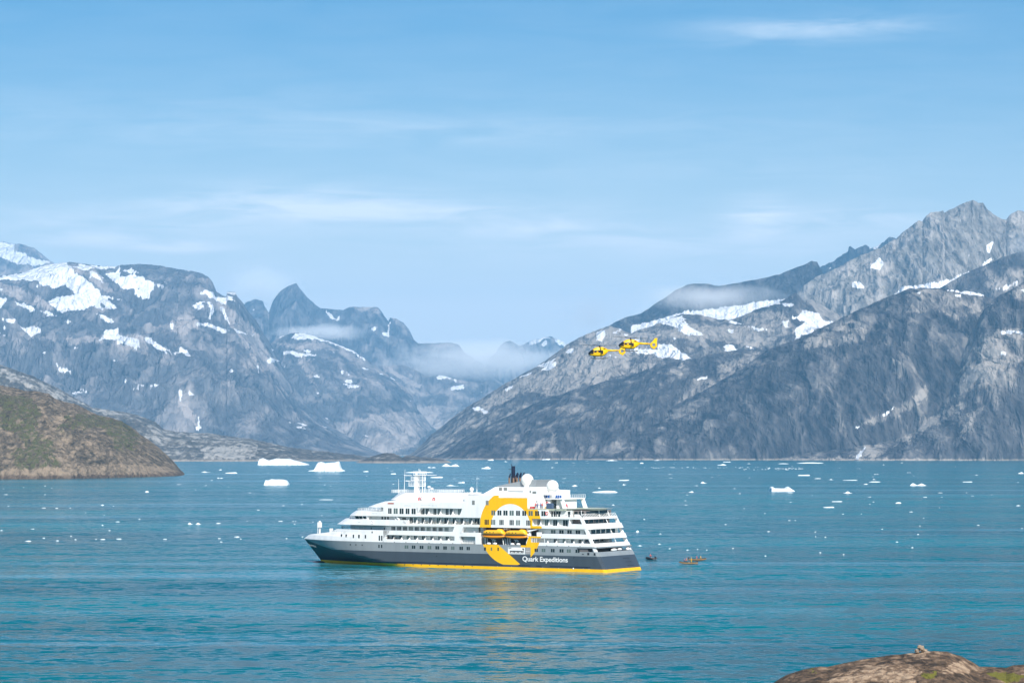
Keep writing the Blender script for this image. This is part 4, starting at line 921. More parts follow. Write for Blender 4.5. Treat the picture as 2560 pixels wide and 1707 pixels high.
build_each(mb, 'blue_screen', m_blue, ship)
mb = MB(); mb.box(19.4, 21.6, 8.6, 9.6, 18.5, 20.2); mb.build('covered_equipment', m_tarp, ship, bevel=.2)
mb = MB(); mb.box(22.0, 22.4, 8.5, 8.9, 18.5, 19.2); mb.build('yellow_box', m_yel, ship)
# red board and life rings, each its own part
mb = MB(); mb.box(76.0, 78.3, HW-.3, HW+.04, 19.35, 19.72); mb.build('red_board', m_dkred, ship)
def ring_part(x, y, z, r=.45, m=m_red):
    mb = MB(); n = 14
    rings = []
    for i in range(n+1):
        a = 2*math.pi*i/n; c = Vector((x+r*math.cos(a), y, z+r*math.sin(a))); d = Vector((math.cos(a), 0, math.sin(a)))
        rings.append([tuple(c+d*.13*math.cos(b)+Vector((0, .13*math.sin(b), 0))) for b in (0, 1.57, 3.14, 4.71)])
    mb.loft(rings, cap=False); mb.build('life_ring', m, ship)
ring_part(68.0, 8.45, 20.95); ring_part(62.7, 8.35, 20.95); ring_part(20.6, HW+.1, 17.2); ring_part(22.0, 8.4, 20.2, .35); ring_part(84.2, HW, 13.5, .45, mat('faded_ring', (.7, .62, .6), .6))
mb = MB(); mb.tube((67.8, 8.6, 20.5), (66.8, 8.8, 21.7), .08, n=4); mb.box(67.0, 67.5, 8.4, 8.7, 19.95+.6, 20.75); mb.box(25.5, 25.8, 8.2, 8.3, 20.4, 20.9); mb.build('deck_fitting', m_steel, ship)
mb = MB()
for k in range(9): mb.box(72.0-k*.28, 72.12-k*.28, HW, HW+.02, 19.2-.35, 19.0)
for x0, x1, z in ((93, 96.2, 13.45), (88.8, 90.2, 13.45), (82.5, 84.6, 16.3), (99, 101.5, 10.35), (94.5, 97.5, 10.3), (60, 66, 19.0)):
    n_ = int((x1-x0)/.5)
    for k in range(n_):
        if rnd.random() < .75: xx = x0+k*.5; y_ = hbw(xx)+.03 if z < 11 else (HW+.02 if xx < 86 else HW*math.cos(math.asin(min(1, (xx-87.2)/14.4)))+.02 if xx > 87.2 else HW+.02); mb.box(xx, xx+.26, y_-.1, y_, z, z+.1)
mb.build('scupper', m_louver, ship)
# diagonal brace by the promenade
mb = MB(); mb.prism([(73.9, 14.45), (74.5, 14.45), (75.6, 15.5), (75.0, 15.5)], 10.2, 10.5); mb.prism([(75.4, 14.45), (75.9, 14.45), (76.8, 15.5), (76.3, 15.5)], 9.9, 10.1); mb.build('brace', m_white, ship)
# dark wedge where boat deck opens, davits and gear
mb = MB()
for x in (44.0, 36.0, 35.2, 27.9):
    mb.prism([(x-.25, 7.5), (x+.25, 7.5), (x+.18, 12.6), (x-.18, 12.6)], 8.0, 8.3); mb.prism([(x-.2, 12.0), (x+.2, 12.0), (x+.2, 12.5), (x-.2, 12.5)], 8.3, 10.2)
for x in (42.8, 42.0, 36.4, 35.6, 34.7, 33.9): mb.prism([(x, 7.5), (x+.22, 7.5), (x+.5, 9.4), (x+.35, 9.4)], 9.6, 9.8)
for x in (41.5, 39.3, 33.1, 31.0): mb.ball((x, 10.2, 7.75), .75, .4, .38, 10, 6)
for x in (40.6, 39.9, 32.5, 31.8): mb.tube((x, 9.7, 7.5), (x-.3, 9.7, 9.0), .09, n=4); mb.tube((x-.7, 9.7, 8.6), (x+.3, 9.7, 9.1), .12, n=4)
build_each(mb, 'davit', m_white, ship)
mb = MB()   # crane aft of the boats
mb.tube((27.2, 9.8, 10.3), (27.2, 9.8, 12.2), .35, n=8); mb.prism([(27.6, 11.5), (27.6, 12.0), (23.4, 12.6), (23.4, 12.45)], 10.2, 10.5)
mb.box(22.9, 24.3, 9.9, 10.6, 10.3, 11.5); mb.box(26.8, 27.9, 9.6, 10.5, 10.4, 11.0)
mb.build('crane', m_white, ship)
mb = MB()
for x in (24.4, 25.0, 25.6, 26.1, 21.5): mb.box(x, x+.1, 10.5, 10.65, 8.42, 9.78)
mb.box(46.8, 47.4, 9.3, 9.6, 11.1, 11.6); build_each(mb, 'deck_post', m_white, ship)
# stern deck clutter
mb = MB()
for c, r in (((5.5, 8.5, 6.3), (.9, .7, .7)), ((2.9+.8, 0, 6.3), (.7, 1.6, .45)), ((3.7, -3.5, 6.35), (.6, 1.2, .4)), ((3.6, -8.5, 6.3), (.6, 1.0, .5))): mb.ball(c, *r, 12, 8)
build_each(mb, 'mooring_winch', m_white, ship, smooth=True)
mb = MB(); mb.box(4.5, 6.2, -3.2, -1.8, 5, 7.9); mb.box(5.0, 5.6, -2.2, -1.8, 7.6, 8.3); mb.box(4.2, 5, -6.5, -5.5, 5, 6.6); build_each(mb, 'mooring_gear', m_navy, ship)

# --- lettering
def text_part(body, size, mtx, m, name='lettering', ext=.02, sx=1.0, bold=0):
    cu = bpy.data.curves.new(name, 'FONT'); cu.body = body; cu.size = size; cu.extrude = ext; cu.space_character = .98; cu.offset = bold
    to = bpy.data.objects.new('tmp_text', cu); COL.objects.link(to)
    bpy.context.view_layer.update()
    me = bpy.data.meshes.new_from_object(to.evaluated_get(bpy.context.evaluated_depsgraph_get()))
    bpy.data.objects.remove(to)
    xsb = [v.co.x for v in me.vertices]; me.transform(Matrix.Diagonal((sx/(max(xsb)-min(xsb)), 1, 1, 1)))
    x0 = min(v.co.x for v in me.vertices); me.transform(Matrix.Translation((-x0, 0, 0)))
    me.transform(mtx); me.materials.clear(); me.materials.append(m)
    o = bpy.data.objects.new(name, me); COL.objects.link(o); o.parent = ship; return o
mt = Matrix(((-1, 0, 0, 29.15), (0, 0, 1, HW+.03), (0, 1, 0, 2.78), (0, 0, 0, 1)))
text_part('Quark Expeditions', 2.05, mt, m_white, sx=15.75, bold=.03)
# ship's name on the flare of the bow
p0 = Vector((114.9, 1.55, 5.45)); ex = (Vector((109.6, 3.95, 4.85))-p0).normalized(); up_ = Vector((0, .62, .78)); nrm = ex.cross(up_).normalized(); up_ = nrm.cross(ex)
mt = Matrix(((ex.x, up_.x, nrm.x, p0.x), (ex.y, up_.y, nrm.y, p0.y+.4), (ex.z, up_.z, nrm.z, p0.z-.1), (0, 0, 0, 1)))
text_part('ULTRAMARINE', .95, mt, m_lgrey, sx=4.6, bold=.02)

# ------------------------------------------------------------------ lifeboats
def sp_(v, p): return math.copysign(abs(v)**p, v)
def lifeboat():
    root = empty('lifeboat'); L_ = 8.3
    def ring(x, z0, z1, hw, p=1):
        n = 16; return [(x, hw*sp_(math.cos(2*math.pi*i/n), .7), (z0+z1)/2+(z1-z0)/2*sp_(math.sin(2*math.pi*i/n), .8)) for i in range(n)]
    mb = MB(); mb.loft([ring(-4.15, .8, 1.0, .25), ring(-3.7, .35, 1.12, 1.0), ring(-2, .05, 1.12, 1.5), ring(1, 0, 1.12, 1.6), ring(3, .15, 1.12, 1.4), ring(3.8, .45, 1.14, .8), ring(4.2, .85, 1.1, .15)])
    mb.build('hull', mat('lifeboat_hull', (.8, .27, .008), .35), root, smooth=True)
    mb = MB(); mb.loft([ring(-4.0, 1.15, 1.4, .5), ring(-3.4, 1.12, 2.2, 1.2), ring(-3.0, 1.12, 2.85, 1.35), ring(-1.6, 1.12, 3.0, 1.4), ring(-1.2, 1.12, 2.65, 1.45), ring(2.4, 1.12, 2.55, 1.45), ring(3.4, 1.12, 2.3, 1.1), ring(4.0, 1.15, 1.5, .4)])
    mb.build('canopy', m_boatyel, root, smooth=True)
    mb = MB(); mb.loft([[(x, s*(h+.04), z) for s, z in ((1, 1.1), (1, 1.17), (-1, 1.17), (-1, 1.1))] for x, h in ((-4.1, .4), (-3.4, 1.2), (-2, 1.5), (1, 1.6), (3, 1.4), (4.1, .4))]); mb.build('rubbing_strake', m_shade_trim, root)
    mb = MB()
    for x in (-.6, .6, 1.8): mb.box(x, x+.35, 1.36, 1.47, 1.75, 2.0)
    mb.build('window', m_glass, root)
    return root
def copy_tree(o, parent=None):
    c = o.copy(); COL.objects.link(c); c.parent = parent
    for ch in list(o.children): copy_tree(ch, c)
    return c
Ms = Matrix.Translation(ship.location) @ Matrix.Rotation(ship.rotation_euler.z, 4, 'Z')
lb = lifeboat(); rz = ship.rotation_euler.z
lb2 = copy_tree(lb)
for o, x, lab in ((lb, 39.55, 'orange-yellow covered lifeboat nearer the bow of the ship'), (lb2, 31.55, 'orange-yellow covered lifeboat nearer the stern, beside the white crane')):
    o.location = Ms @ Vector((x, 10.0, 9.35)); o.rotation_euler = (0, 0, rz); tag(o, lab, 'lifeboat', 'lifeboats hanging on the ship side')

# ------------------------------------------------------------------ people
def skin_mesh(name, chain, m, parent=None, sub=1):
    """chain: list of (point, radius, parent index)"""
    me = bpy.data.meshes.new(name)
    me.from_pydata([c[0] for c in chain], [(c[2], i) for i, c in enumerate(chain) if c[2] is not None], []); me.update()
    o = bpy.data.objects.new(name+'_tmp', me); COL.objects.link(o)
    sm = o.modifiers.new('skin', 'SKIN'); sm.use_smooth_shade = True
    if not me.skin_vertices: pass
    if len(me.skin_vertices):
        for i, c in enumerate(chain): me.skin_vertices[0].data[i].radius = (c[1], c[1]); me.skin_vertices[0].data[i].use_root = (i == 0)
    sb = o.modifiers.new('sub', 'SUBSURF'); sb.levels = sub; sb.render_levels = sub
    bpy.context.view_layer.update()
    m2 = bpy.data.meshes.new_from_object(o.evaluated_get(bpy.context.evaluated_depsgraph_get())); bpy.data.objects.remove(o)
    m2.name = name; m2.materials.clear(); m2.materials.append(m)
    q = bpy.data.objects.new(name, m2); COL.objects.link(q)
    if parent: q.parent = parent
    return q
def person(loc, jacket, trousers, label, group, rot=0, pose='stand'):
    root = empty('person', loc, rot); tag(root, label, 'person', group)
    if pose == 'stand': hip = .92; knees = [(.03, s*.11, .5) for s in (1, -1)]; feet = [(0, s*.12, .05) for s in (1, -1)]; lean = 0
    elif pose == 'sit': hip = .45; knees = [(.42, s*.14, .5) for s in (1, -1)]; feet = [(.45, s*.14, .06) for s in (1, -1)]; lean = .05
    else: hip = .75; knees = [(.22, s*.12, .42) for s in (1, -1)]; feet = [(0, s*.13, .05) for s in (1, -1)]; lean = .25
    ch = [((0, 0, hip), .14, None), ((lean*.4, 0, hip+.28), .14, 0), ((lean, 0, hip+.5), .13, 1), ((lean*1.05, 0, hip+.6), .055, 2), ((lean*1.15+.01, 0, hip+.7), .095, 3), ((lean*1.2+.02, 0, hip+.8), .085, 4)]
    for s, k, f in ((1, knees[0], feet[0]), (-1, knees[1], feet[1])):
        b = len(ch); ch += [((k[0]*.1, s*.1, hip-.06), .105, 0), (k, .075, b), ((f[0], f[1], f[2]+.03), .05, b+1), ((f[0]+.16, f[1], f[2]), .045, b+2)]
    for s in (1, -1):
        b = len(ch); ch += [((lean, s*.19, hip+.48), .07, 2), ((lean+.05, s*.27, hip+.22), .055, b), ((lean+.25, s*.22, hip+.08), .042, b+1), ((lean+.33, s*.2, hip+.1), .04, b+2)]
    skin_mesh('body', ch, m_skin, root)
    jk = [((0, 0, hip-.04), .165, None), ((lean*.4, 0, hip+.26), .175, 0), ((lean, 0, hip+.48), .165, 1)]
    for s in (1, -1):
        b = len(jk); jk += [((lean, s*.2, hip+.48), .09, 2), ((lean+.05, s*.28, hip+.22), .078, b), ((lean+.22, s*.23, hip+.1), .062, b+1)]
    skin_mesh('jacket', jk, jacket, root)
    tr_ = [((0, 0, hip), .15, None)]
    for s, k, f in ((1, knees[0], feet[0]), (-1, knees[1], feet[1])):
        b = len(tr_); tr_ += [((k[0]*.1, s*.1, hip-.06), .12, 0), (k, .09, b), ((f[0], f[1], f[2]+.06), .07, b+1)]
    skin_mesh('trousers', tr_, trousers, root)
    hx = lean*1.18+.01
    mb = MB(); mb.ball((hx-.015, 0, hip+.78), .105, .1, .1, 12, 8); mb.build('cap', jacket, root, smooth=True)
    mb = MB(); mb.ball((hx+.1, 0, hip+.71), .02, .02, .025, 8, 6)
    mb.ball((hx+.088, .035, hip+.745), .012, .012, .01, 6, 4); mb.ball((hx+.088, -.035, hip+.745), .012, .012, .01, 6, 4); mb.build('face', m_skin, root)
    return root
m_rj = mat('red_jacket', (.6, .03, .04), .8); m_bj = mat('blue_jacket', (.04, .1, .25), .8); m_yj = mat('yellow_jacket', (.85, .5, .02), .7); m_pj = mat('violet_jacket', (.25, .12, .25), .8); m_oj = mat('orange_jacket', (.7, .16, .03), .8)
SD = 18.5
for x, y, jm, lab in ((25.1, 10.0, m_rj, 'person in a red jacket at the sun deck rail, nearest the white tower'), (24.4, 10.1, m_bj, 'person in dark blue beside the leftmost red jacket on the sun deck'),
                      (23.3, 10.0, m_bj, 'person in blue standing left of another red jacket under the blue-screened gantry'), (22.75, 10.0, m_rj, 'person in a red jacket under the left leg of the blue-screened gantry')):
    person(Ms @ Vector((x, y-.1, SD)), jm, m_dark if jm is m_rj else m_bj, lab, 'people on the sun deck', rz-1.2)
mb = MB(); mb.ball((0, 0, .7), .55, .7, .75, 12, 8); mb.mi = 0
bb = mb.build('covered_hose_reel', mat('red_cover', (.45, .02, .05), .6), smooth=True); bb.location = Ms @ Vector((18.0, 4.0, 18.5)); tag(bb, 'round dark red covered reel standing on the edge of the helideck', 'reel')
mb = MB(); mb.box(-.6, .6, -.5, .5, 0, .7); bb = mb.build('red_crate', m_red, bevel=.08); bb.location = Ms @ Vector((26.5, 9.4, 18.52)); bb.rotation_euler.z = rz; tag(bb, 'red box on the sun deck against the white funnel casing', 'box')

# ------------------------------------------------------------------ inflatable boats
def zodiac(name, loc, rz_, label, strip=True, L_=5.4):
    root = empty(name, loc, rz_); tag(root, label, 'boat', 'inflatable boats off the ship stern')
    h = L_/2; W = .85; r = .28
    path = [(-h, W, .36), (-h*.5, W, .34), (0, W, .33), (h*.5, W*.95, .36), (h*.8, W*.6, .46), (h*.97, W*.2, .58), (h, 0, .6)]
    path = path+[(x, -y, z) for x, y, z in path[-2::-1]]
    ch = []
    mb = MB(); n = 10; rings = []
    for i, p in enumerate(path):
        p = Vector(p); a = Vector(path[max(0, i-1)]); b = Vector(path[min(len(path)-1, i+1)]); d = (b-a).normalized(); sd_ = d.cross(Vector((0, 0, 1))).normalized(); u_ = sd_.cross(d)
        rr = r*(.6 if i in (0, len(path)-1) else 1)
        rings.append([tuple(p+sd_*rr*math.cos(2*math.pi*k/n)+u_*rr*math.sin(2*math.pi*k/n)) for k in range(n)])
    mb.loft(rings); mb.build('tube', m_black, root, smooth=True)
    if strip:
        mb = MB(); rings = []
        for i, p in enumerate(path):
            p = Vector(p); a = Vector(path[max(0, i-1)]); b = Vector(path[min(len(path)-1, i+1)]); d = (b-a).normalized(); sd_ = d.cross(Vector((0, 0, 1))).normalized()
            q = p+(-sd_ if True else sd_)*.0
            out = Vector((p.x*.3, p.y, 0)).normalized() if abs(p.y) > .1 else Vector((1, 0, 0))
            c = p+out*(r*.93)
            rings.append([tuple(c+Vector((0, 0, .13))), tuple(c+out*.06+Vector((0, 0, .1))), tuple(c+out*.06-Vector((0, 0, .1))), tuple(c-Vector((0, 0, .13)))])
        mb.loft(rings); mb.build('side_band', mat('boat_band', (.34, .19, .06), .6), root)
    mb = MB(); mb.box(-h*.95, h*.7, -W, W, .12, .2); mb.box(-h*.95, -h*.9, -W, W, .2, .7); mb.build('floor', m_shade_trim, root)
    mb = MB(); mb.box(-h-.35, -h+.1, -.18, .18, .65, 1.15); mb.box(-h-.25, -h-.08, -.08, .08, -.2, .7); mb.build('outboard_motor', m_black, root, bevel=.05)
    mb = MB(); mb.box(-.4, 0, -.3, .3, .2, .75); mb.build('console', m_steel, root)
    return root
def water_at(u, v): Y = CH*FPX/(v-VH); return Vector(((u-1280)/FPX*Y, Y, 0))
za = water_at(1721, 1409); zodiac('inflatable_boat', za, math.pi+.1, 'inflatable boat with yellow-tan side band nearest the camera, carrying an orange-clad and a violet-clad person')
person(za+Vector((-1.4, 0, .25)), m_pj, m_dark, 'person in violet-blue in the left end of the nearest inflatable boat', 'people in the inflatable boats', 0, 'crouch')
person(za+Vector((-.8, .2, .25)), m_oj, m_dark, 'person in orange-brown crouching mid-boat in the nearest inflatable boat', 'people in the inflatable boats', 0, 'crouch')
person(za+Vector((.9, -.1, .3)), m_yj, m_yj, 'person all in yellow standing at the right of the nearest inflatable boat', 'people in the inflatable boats', .3, 'stand')
zb_ = water_at(1743, 1400.5); zodiac('inflatable_boat', zb_, 0, 'inflatable boat with tan side band lying just behind the nearest one')
person(zb_+Vector((-.2, 0, .22)), m_rj, m_dark, 'seated person in red in the rear of the two yellow-banded inflatables', 'people in the inflatable boats', 0, 'sit')
person(zb_+Vector((1.1, 0, .22)), m_yj, m_dark, 'seated person in yellow in the rear of the two yellow-banded inflatables', 'people in the inflatable boats', 0, 'sit')
zc_ = water_at(1627, 1398); zodiac('inflatable_boat', zc_, math.pi-.9, 'black inflatable boat alone between the ship stern and the other boats', False, 4.2)
person(zc_+Vector((.1, 0, .3)), m_rj, m_dark, 'person in red and black standing in the lone black inflatable boat', 'people in the inflatable boats', 2.6, 'crouch')

# ------------------------------------------------------------------ helicopters
m_hy = mat('helicopter_yellow', (.88, .50, .0), .3, spec=.4); m_hblk = mat('helicopter_black', (.012, .012, .012), .4); m_hg = mat('canopy_glass', (.008, .008, .01), .06, spec=.7)
def helicopter():
    root = empty('helicopter')
    # +x is the nose; stations: x, zlow, zhigh, half width
    st = [(3.05, -.25, -.1, .12), (2.9, -.5, .12, .45), (2.5, -.75, .5, .72), (1.9, -.95, .95, .84), (1.2, -1.08, 1.22, .88), (.3, -1.12, 1.3, .9), (-.8, -1.1, 1.3, .9), (-1.5, -1.0, 1.25, .88), (-2.1, -.75, 1.15, .8), (-2.7, -.2, 1.05, .62), (-3.2, .2, .98, .36)]
    n = 24
    def ring(s, k=1.0, p=.72):
        x, a, b, h = s; return [(x, h*k*sp_(math.cos(2*math.pi*i/n), p), (a+b)/2+(b-a)/2*k*sp_(math.sin(2*math.pi*i/n), p)) for i in range(n)]
    sts = []
    for a, b in zip(st[:-1], st[1:]):
        for q in (0, .25, .5, .75): sts.append(tuple(a[j]+(b[j]-a[j])*q for j in range(4)))
    sts.append(st[-1])
    rings = [ring(s) for s in sts]
    mb = MB(); mb.loft(rings); fus = mb.build('fuselage', m_hy, root, smooth=True)
    def patch(name, cond, m, par=fus, k=1.015):
        pb = MB(); rr = [ring(s, k) for s in sts]
        for i in range(len(sts)-1):
            for j in range(n):
                j2 = (j+1) % n; q = [rr[i][j], rr[i][j2], rr[i+1][j2], rr[i+1][j]]
                cx, cy, cz = [sum(p[d] for p in q)/4 for d in range(3)]
                if cond(cx, cy, cz): pb.add(q, [(0, 1, 2, 3)])
        return pb.build(name, m, par, smooth=True)
    def topline(x): return np.interp(x, [-1, .2, 1.9, 2.5, 3], [.15, .62, .72, .35, -.05])
    patch('windscreen', lambda x, y, z: x > 1.5 and z > -.22-.22*(x-1.5) and z < 1.0, m_hg)
    patch('cabin_window', lambda x, y, z: -1.5 < x <= 1.55 and -.12 < z < .82 and abs(y) > .45, m_hg)
    pb = MB()
    for s in (1, -1):
        pb.box(1.4, 1.5, s*.86-.05, s*.86+.05, -.1, .85); pb.box(.05, .6, s*.93-.02, s*.93+.02, .22, .55)
    pb.build('door_post', m_hy, fus)
    patch('belly_shade', lambda x, y, z: z < -.95+.0*x and -2.4 < x < 2.0, m_hblk)  # shaded underside put on as a black patch
    # engine cowling
    mb = MB()
    def cr(x, zt, h): return [(x, h*math.cos(math.pi*i/10), 1.05+(zt-1.05)*math.sin(math.pi*i/10)) for i in range(11)]
    mb.loft([cr(1.5, 1.12, .3), cr(1.0, 1.5, .5), cr(.2, 1.78, .62), (cr(-.8, 1.86, .66)), cr(-1.8, 1.75, .62), cr(-2.6, 1.45, .5), cr(-3.1, 1.1, .35)], closed=True)
    cw = mb.build('engine_cowling', m_hy, root, smooth=True)
    mb = MB(); mb.box(-2.3, -1.6, -.66, .66, 1.28, 1.5); mb.build('exhaust', m_hblk, cw)
    mb = MB(); mb.box(-.75, -.6, -.5, .5, 1.72, 1.92); mb.box(-2.55, -2.1, -.62, .62, -.4, .2); mb.build('trim', m_hblk, root)
    mb = MB(); mb.tube((-2.6, 0, .75), (-7.0, 0, .78), .36, .2, n=12); mb.build('tail_boom', m_hy, root, smooth=True)
    mb = MB()
    for k in range(9): mb.box(-4.0-k*.32, -4.18-k*.32, -.3+.015*k, .3-.015*k, .42+.02*k, .56+.02*k)
    mb.build('boom_marking', m_hblk, root)
    # shrouded tail fan
    mb = MB(); m_ = 28; ri, ro = .52, 1.02; cx, cz = -7.75, .62
    rings = []
    for i in range(m_+1):
        a = 2*math.pi*i/m_; c, s = math.cos(a), math.sin(a); o2 = ro*(1.0 if s > -.2 else 1.08)
        rings.append([(cx+ri*c, -.22, cz+ri*s), (cx+o2*c, -.16, cz+o2*s), (cx+o2*c, .16, cz+o2*s), (cx+ri*c, .22, cz+ri*s)])
    mb.loft(rings, cap=False); sh = mb.build('fan_shroud', m_hy, root)
    mb = MB()
    for k in range(8):
        a = k*math.pi/4+.2; mb.box(0, 0, 0, 0, 0, 0) if False else mb.tube((cx, 0, cz), (cx+.5*math.cos(a), 0, cz+.5*math.sin(a)), .04, n=4)
    mb.tube((cx, -.15, cz), (cx, .15, cz), .14, n=10); mb.build('fan', m_steel, sh)
    mb = MB(); mb.prism([(-7.2, 1.35), (-7.35, 1.6), (-8.0, 2.65), (-8.75, 2.7), (-8.7, 1.9), (-8.65, 1.1), (-8.0, 1.45)], -.1, .1); mb.build('tail_fin', m_hy, root)
    mb = MB(); mb.prism([(-8.2, -.35), (-7.5, -.4), (-7.9, -.75), (-8.1, -.72)], -.08, .08); mb.build('lower_fin', m_hy, root)
    mb = MB(); mb.box(-6.6, -6.0, -1.4, 1.4, .74, .82); mb.build('stabiliser', m_hy, root)
    mb = MB()
    for s in (1, -1):
        mb.tube((-2.3, s*1.05, -1.72), (1.4, s*1.05, -1.75), .09, n=6); mb.tube((1.4, s*1.05, -1.75), (1.9, s*1.05, -1.55), .09, n=6); mb.tube((-2.3, s*1.05, -1.72), (-3.0, s*1.05, -1.45), .09, n=6)
        for x in (-1.2, .8): mb.tube((x, s*.4, -1.0), (x, s*1.05, -1.72), .06, n=6)
    mb.build('skid', m_hblk, root)
    mb = MB(); mb.tube((-.5, 0, 1.8), (-.5, 0, 2.2), .14, n=10); mb.ball((-.5, 0, 2.22), .3, .3, .12, 12, 6); hub = mb.build('rotor_hub', m_hblk, root)
    mb = MB(); mb.ball((2.75, .0, -.85), .16); mb.box(1.9, 2.9, -.1, .1, -.9, -.8); mb.build('camera_pod', m_hblk, root)
    for k in range(4):
        a = math.radians(8+90*k); b = MB(); d = Vector((math.cos(a), math.sin(a), 0)); q = Vector((-d.y, d.x, 0))
        pts = [Vector((-.5, 0, 2.24))+d*r_+Vector((0, 0, zz)) for r_, zz in ((.2, 0), (2, .04), (4, .1), (5.5, .18))]
        b.loft([[tuple(p+q*.2+Vector((0, 0, .05))), tuple(p+q*.2-Vector((0, 0, .05))), tuple(p-q*.2-Vector((0, 0, .05))), tuple(p-q*.2+Vector((0, 0, .05)))] for p in pts]); b.build('rotor_blade', m_hblk, root)
    return root
hA = helicopter(); hB = copy_tree(hA)
def place_h(o, u, v, Y, ry, rz_, lab):
    o.location = at(u, v, Y); o.rotation_euler = Euler((R(-4), ry, math.pi+rz_)); tag(o, lab, 'helicopter', 'yellow helicopters in close formation')
place_h(hA, 1571, 863, 752, R(-3), .12, 'upper right yellow helicopter, slightly ahead of the other against the snow patches')
place_h(hB, 1494.5, 882, 770, R(0), .2, 'lower left yellow helicopter, its tail overlapped by the other helicopter')

# ------------------------------------------------------------------ ice
m_ice = mat('glacier_ice', (.80, .86, .88), .5, noise=.06, nscale=.3)
def ice_mesh(shape, seed):
    r = random.Random(seed); n = 18; rows = 7; vs = []; fs = []
    ph = [r.uniform(0, 6.28) for _ in range(4)]
    def edge(a): return 1+.16*math.sin(2*a+ph[0])+.12*math.sin(3*a+ph[1])+.08*math.sin(5*a+ph[2])
    pk = (r.uniform(-.35, .35), r.uniform(-.3, .3))
    def h(x, y, q):
        if shape == 'flat': v = (.75+.2*math.sin(3*x+ph[0])*math.cos(2*y))*min(1, (1-q)*5)
        elif shape == 'peak': v = max(0, 1-1.5*math.hypot(x-pk[0], y-pk[1]))**1.1*.95+.16*(1-q)**.4
        elif shape == 'dome': v = (1-q**2.5)*(.9+.12*math.sin(4*x+ph[1]))
        elif shape == 'twin': v = max(max(0, 1-2.6*math.hypot(x+.5, y))*1.0, max(0, 1-2.2*math.hypot(x-.45, y))*.8)+.18*(1-q)**.4
        elif shape == 'block': v = (.92+.1*math.sin(5*x+ph[1])+.06*math.sin(9*x+ph[2]))*min(1, (1-q)*7)
        else: v = .3*min(1, (1-q)*4)+.7*max(0, 1-2.4*abs(x-pk[0]*2)*(1 if x > pk[0]*2 else .6))*(1-q)**.5
        return max(v, 0)
    for k in range(rows+1):
        q = k/rows
        for i in range(n):
            a = 2*math.pi*i/n; e = edge(a)
            x = math.cos(a)*q*e*.85; y = math.sin(a)*q*e*.85
            vs.append((x*.5/.85, y*.5/.85, h(x, y, q)+(r.uniform(-.07, .07) if 0 < k < rows else 0)))
    for i in range(n): a = 2*math.pi*i/n; vs.append((math.cos(a)*edge(a)*.46, math.sin(a)*edge(a)*.46, -.3))
    for k in range(rows+1):
        for i in range(n): j = (i+1) % n; fs.append((k*n+i, k*n+j, (k+1)*n+j, (k+1)*n+i))
    me = bpy.data.meshes.new('ice_floe'); me.from_pydata(vs, [], fs); me.update(); me.materials.append(m_ice)
    return me
shapes = ['flat', 'peak', 'dome', 'twin', 'ramp']
lib = {s: [ice_mesh(s, 10*i+k) for k in range(4)] for i, s in enumerate(shapes)}
ICE = []
A_ = [(25,302,14,6),(160,293,14,5),(308,282,12,8),(353,298,16,6),(38,342,30,5),(307,342,14,6),(58,423,14,4),(300,434,34,4),(388,436,22,5),(482,434,18,4),(700,412,26,12),(774,422,18,6),(711,484,14,6),(952,507,18,10),(805,529,28,4),(700,551,16,8),(747,588,22,5),(10,585,24,10),(222,577,28,5),(193,660,40,6),(391,655,28,12),(300,640,20,4),(485,626,12,4),(515,650,18,4),(656,648,12,6),(703,649,34,5),(813,645,44,6),(1128,648,32,5),(1302,538,40,18),(1358,539,44,18),(1493,537,32,8),(1003,320,32,14),(1092,260,10,4),(1224,273,34,6),(1445,244,28,8),(1407,281,18,4),(1503,229,50,9),(1408,187,60,12),(1504,171,32,12),(1576,193,80,12),(1334,145,10,6),(1563,289,12,6),(1337,310,10,4),(1706,329,34,7),(1740,338,10,3),(1834,196,14,4),(1930,155,10,4),(2035,153,14,4),(2191,226,24,7),(2219,276,14,8),(2194,314,14,4),(2260,285,14,4),(2230,377,88,7),(2066,407,20,6),(1938,417,30,8),(1767,447,24,6),(1908,459,6,6),(2202,486,12,4),(1916,524,34,5),(2003,523,16,8),(2022,524,10,8),(2015,544,12,8),(1690,523,8,6),(2140,530,12,4),(1500,642,20,6),(1620,631,38,6),(1647,645,16,6),(1958,642,20,6),(1514,666,22,4),(2067,632,14,4),(585,467,8,5)]
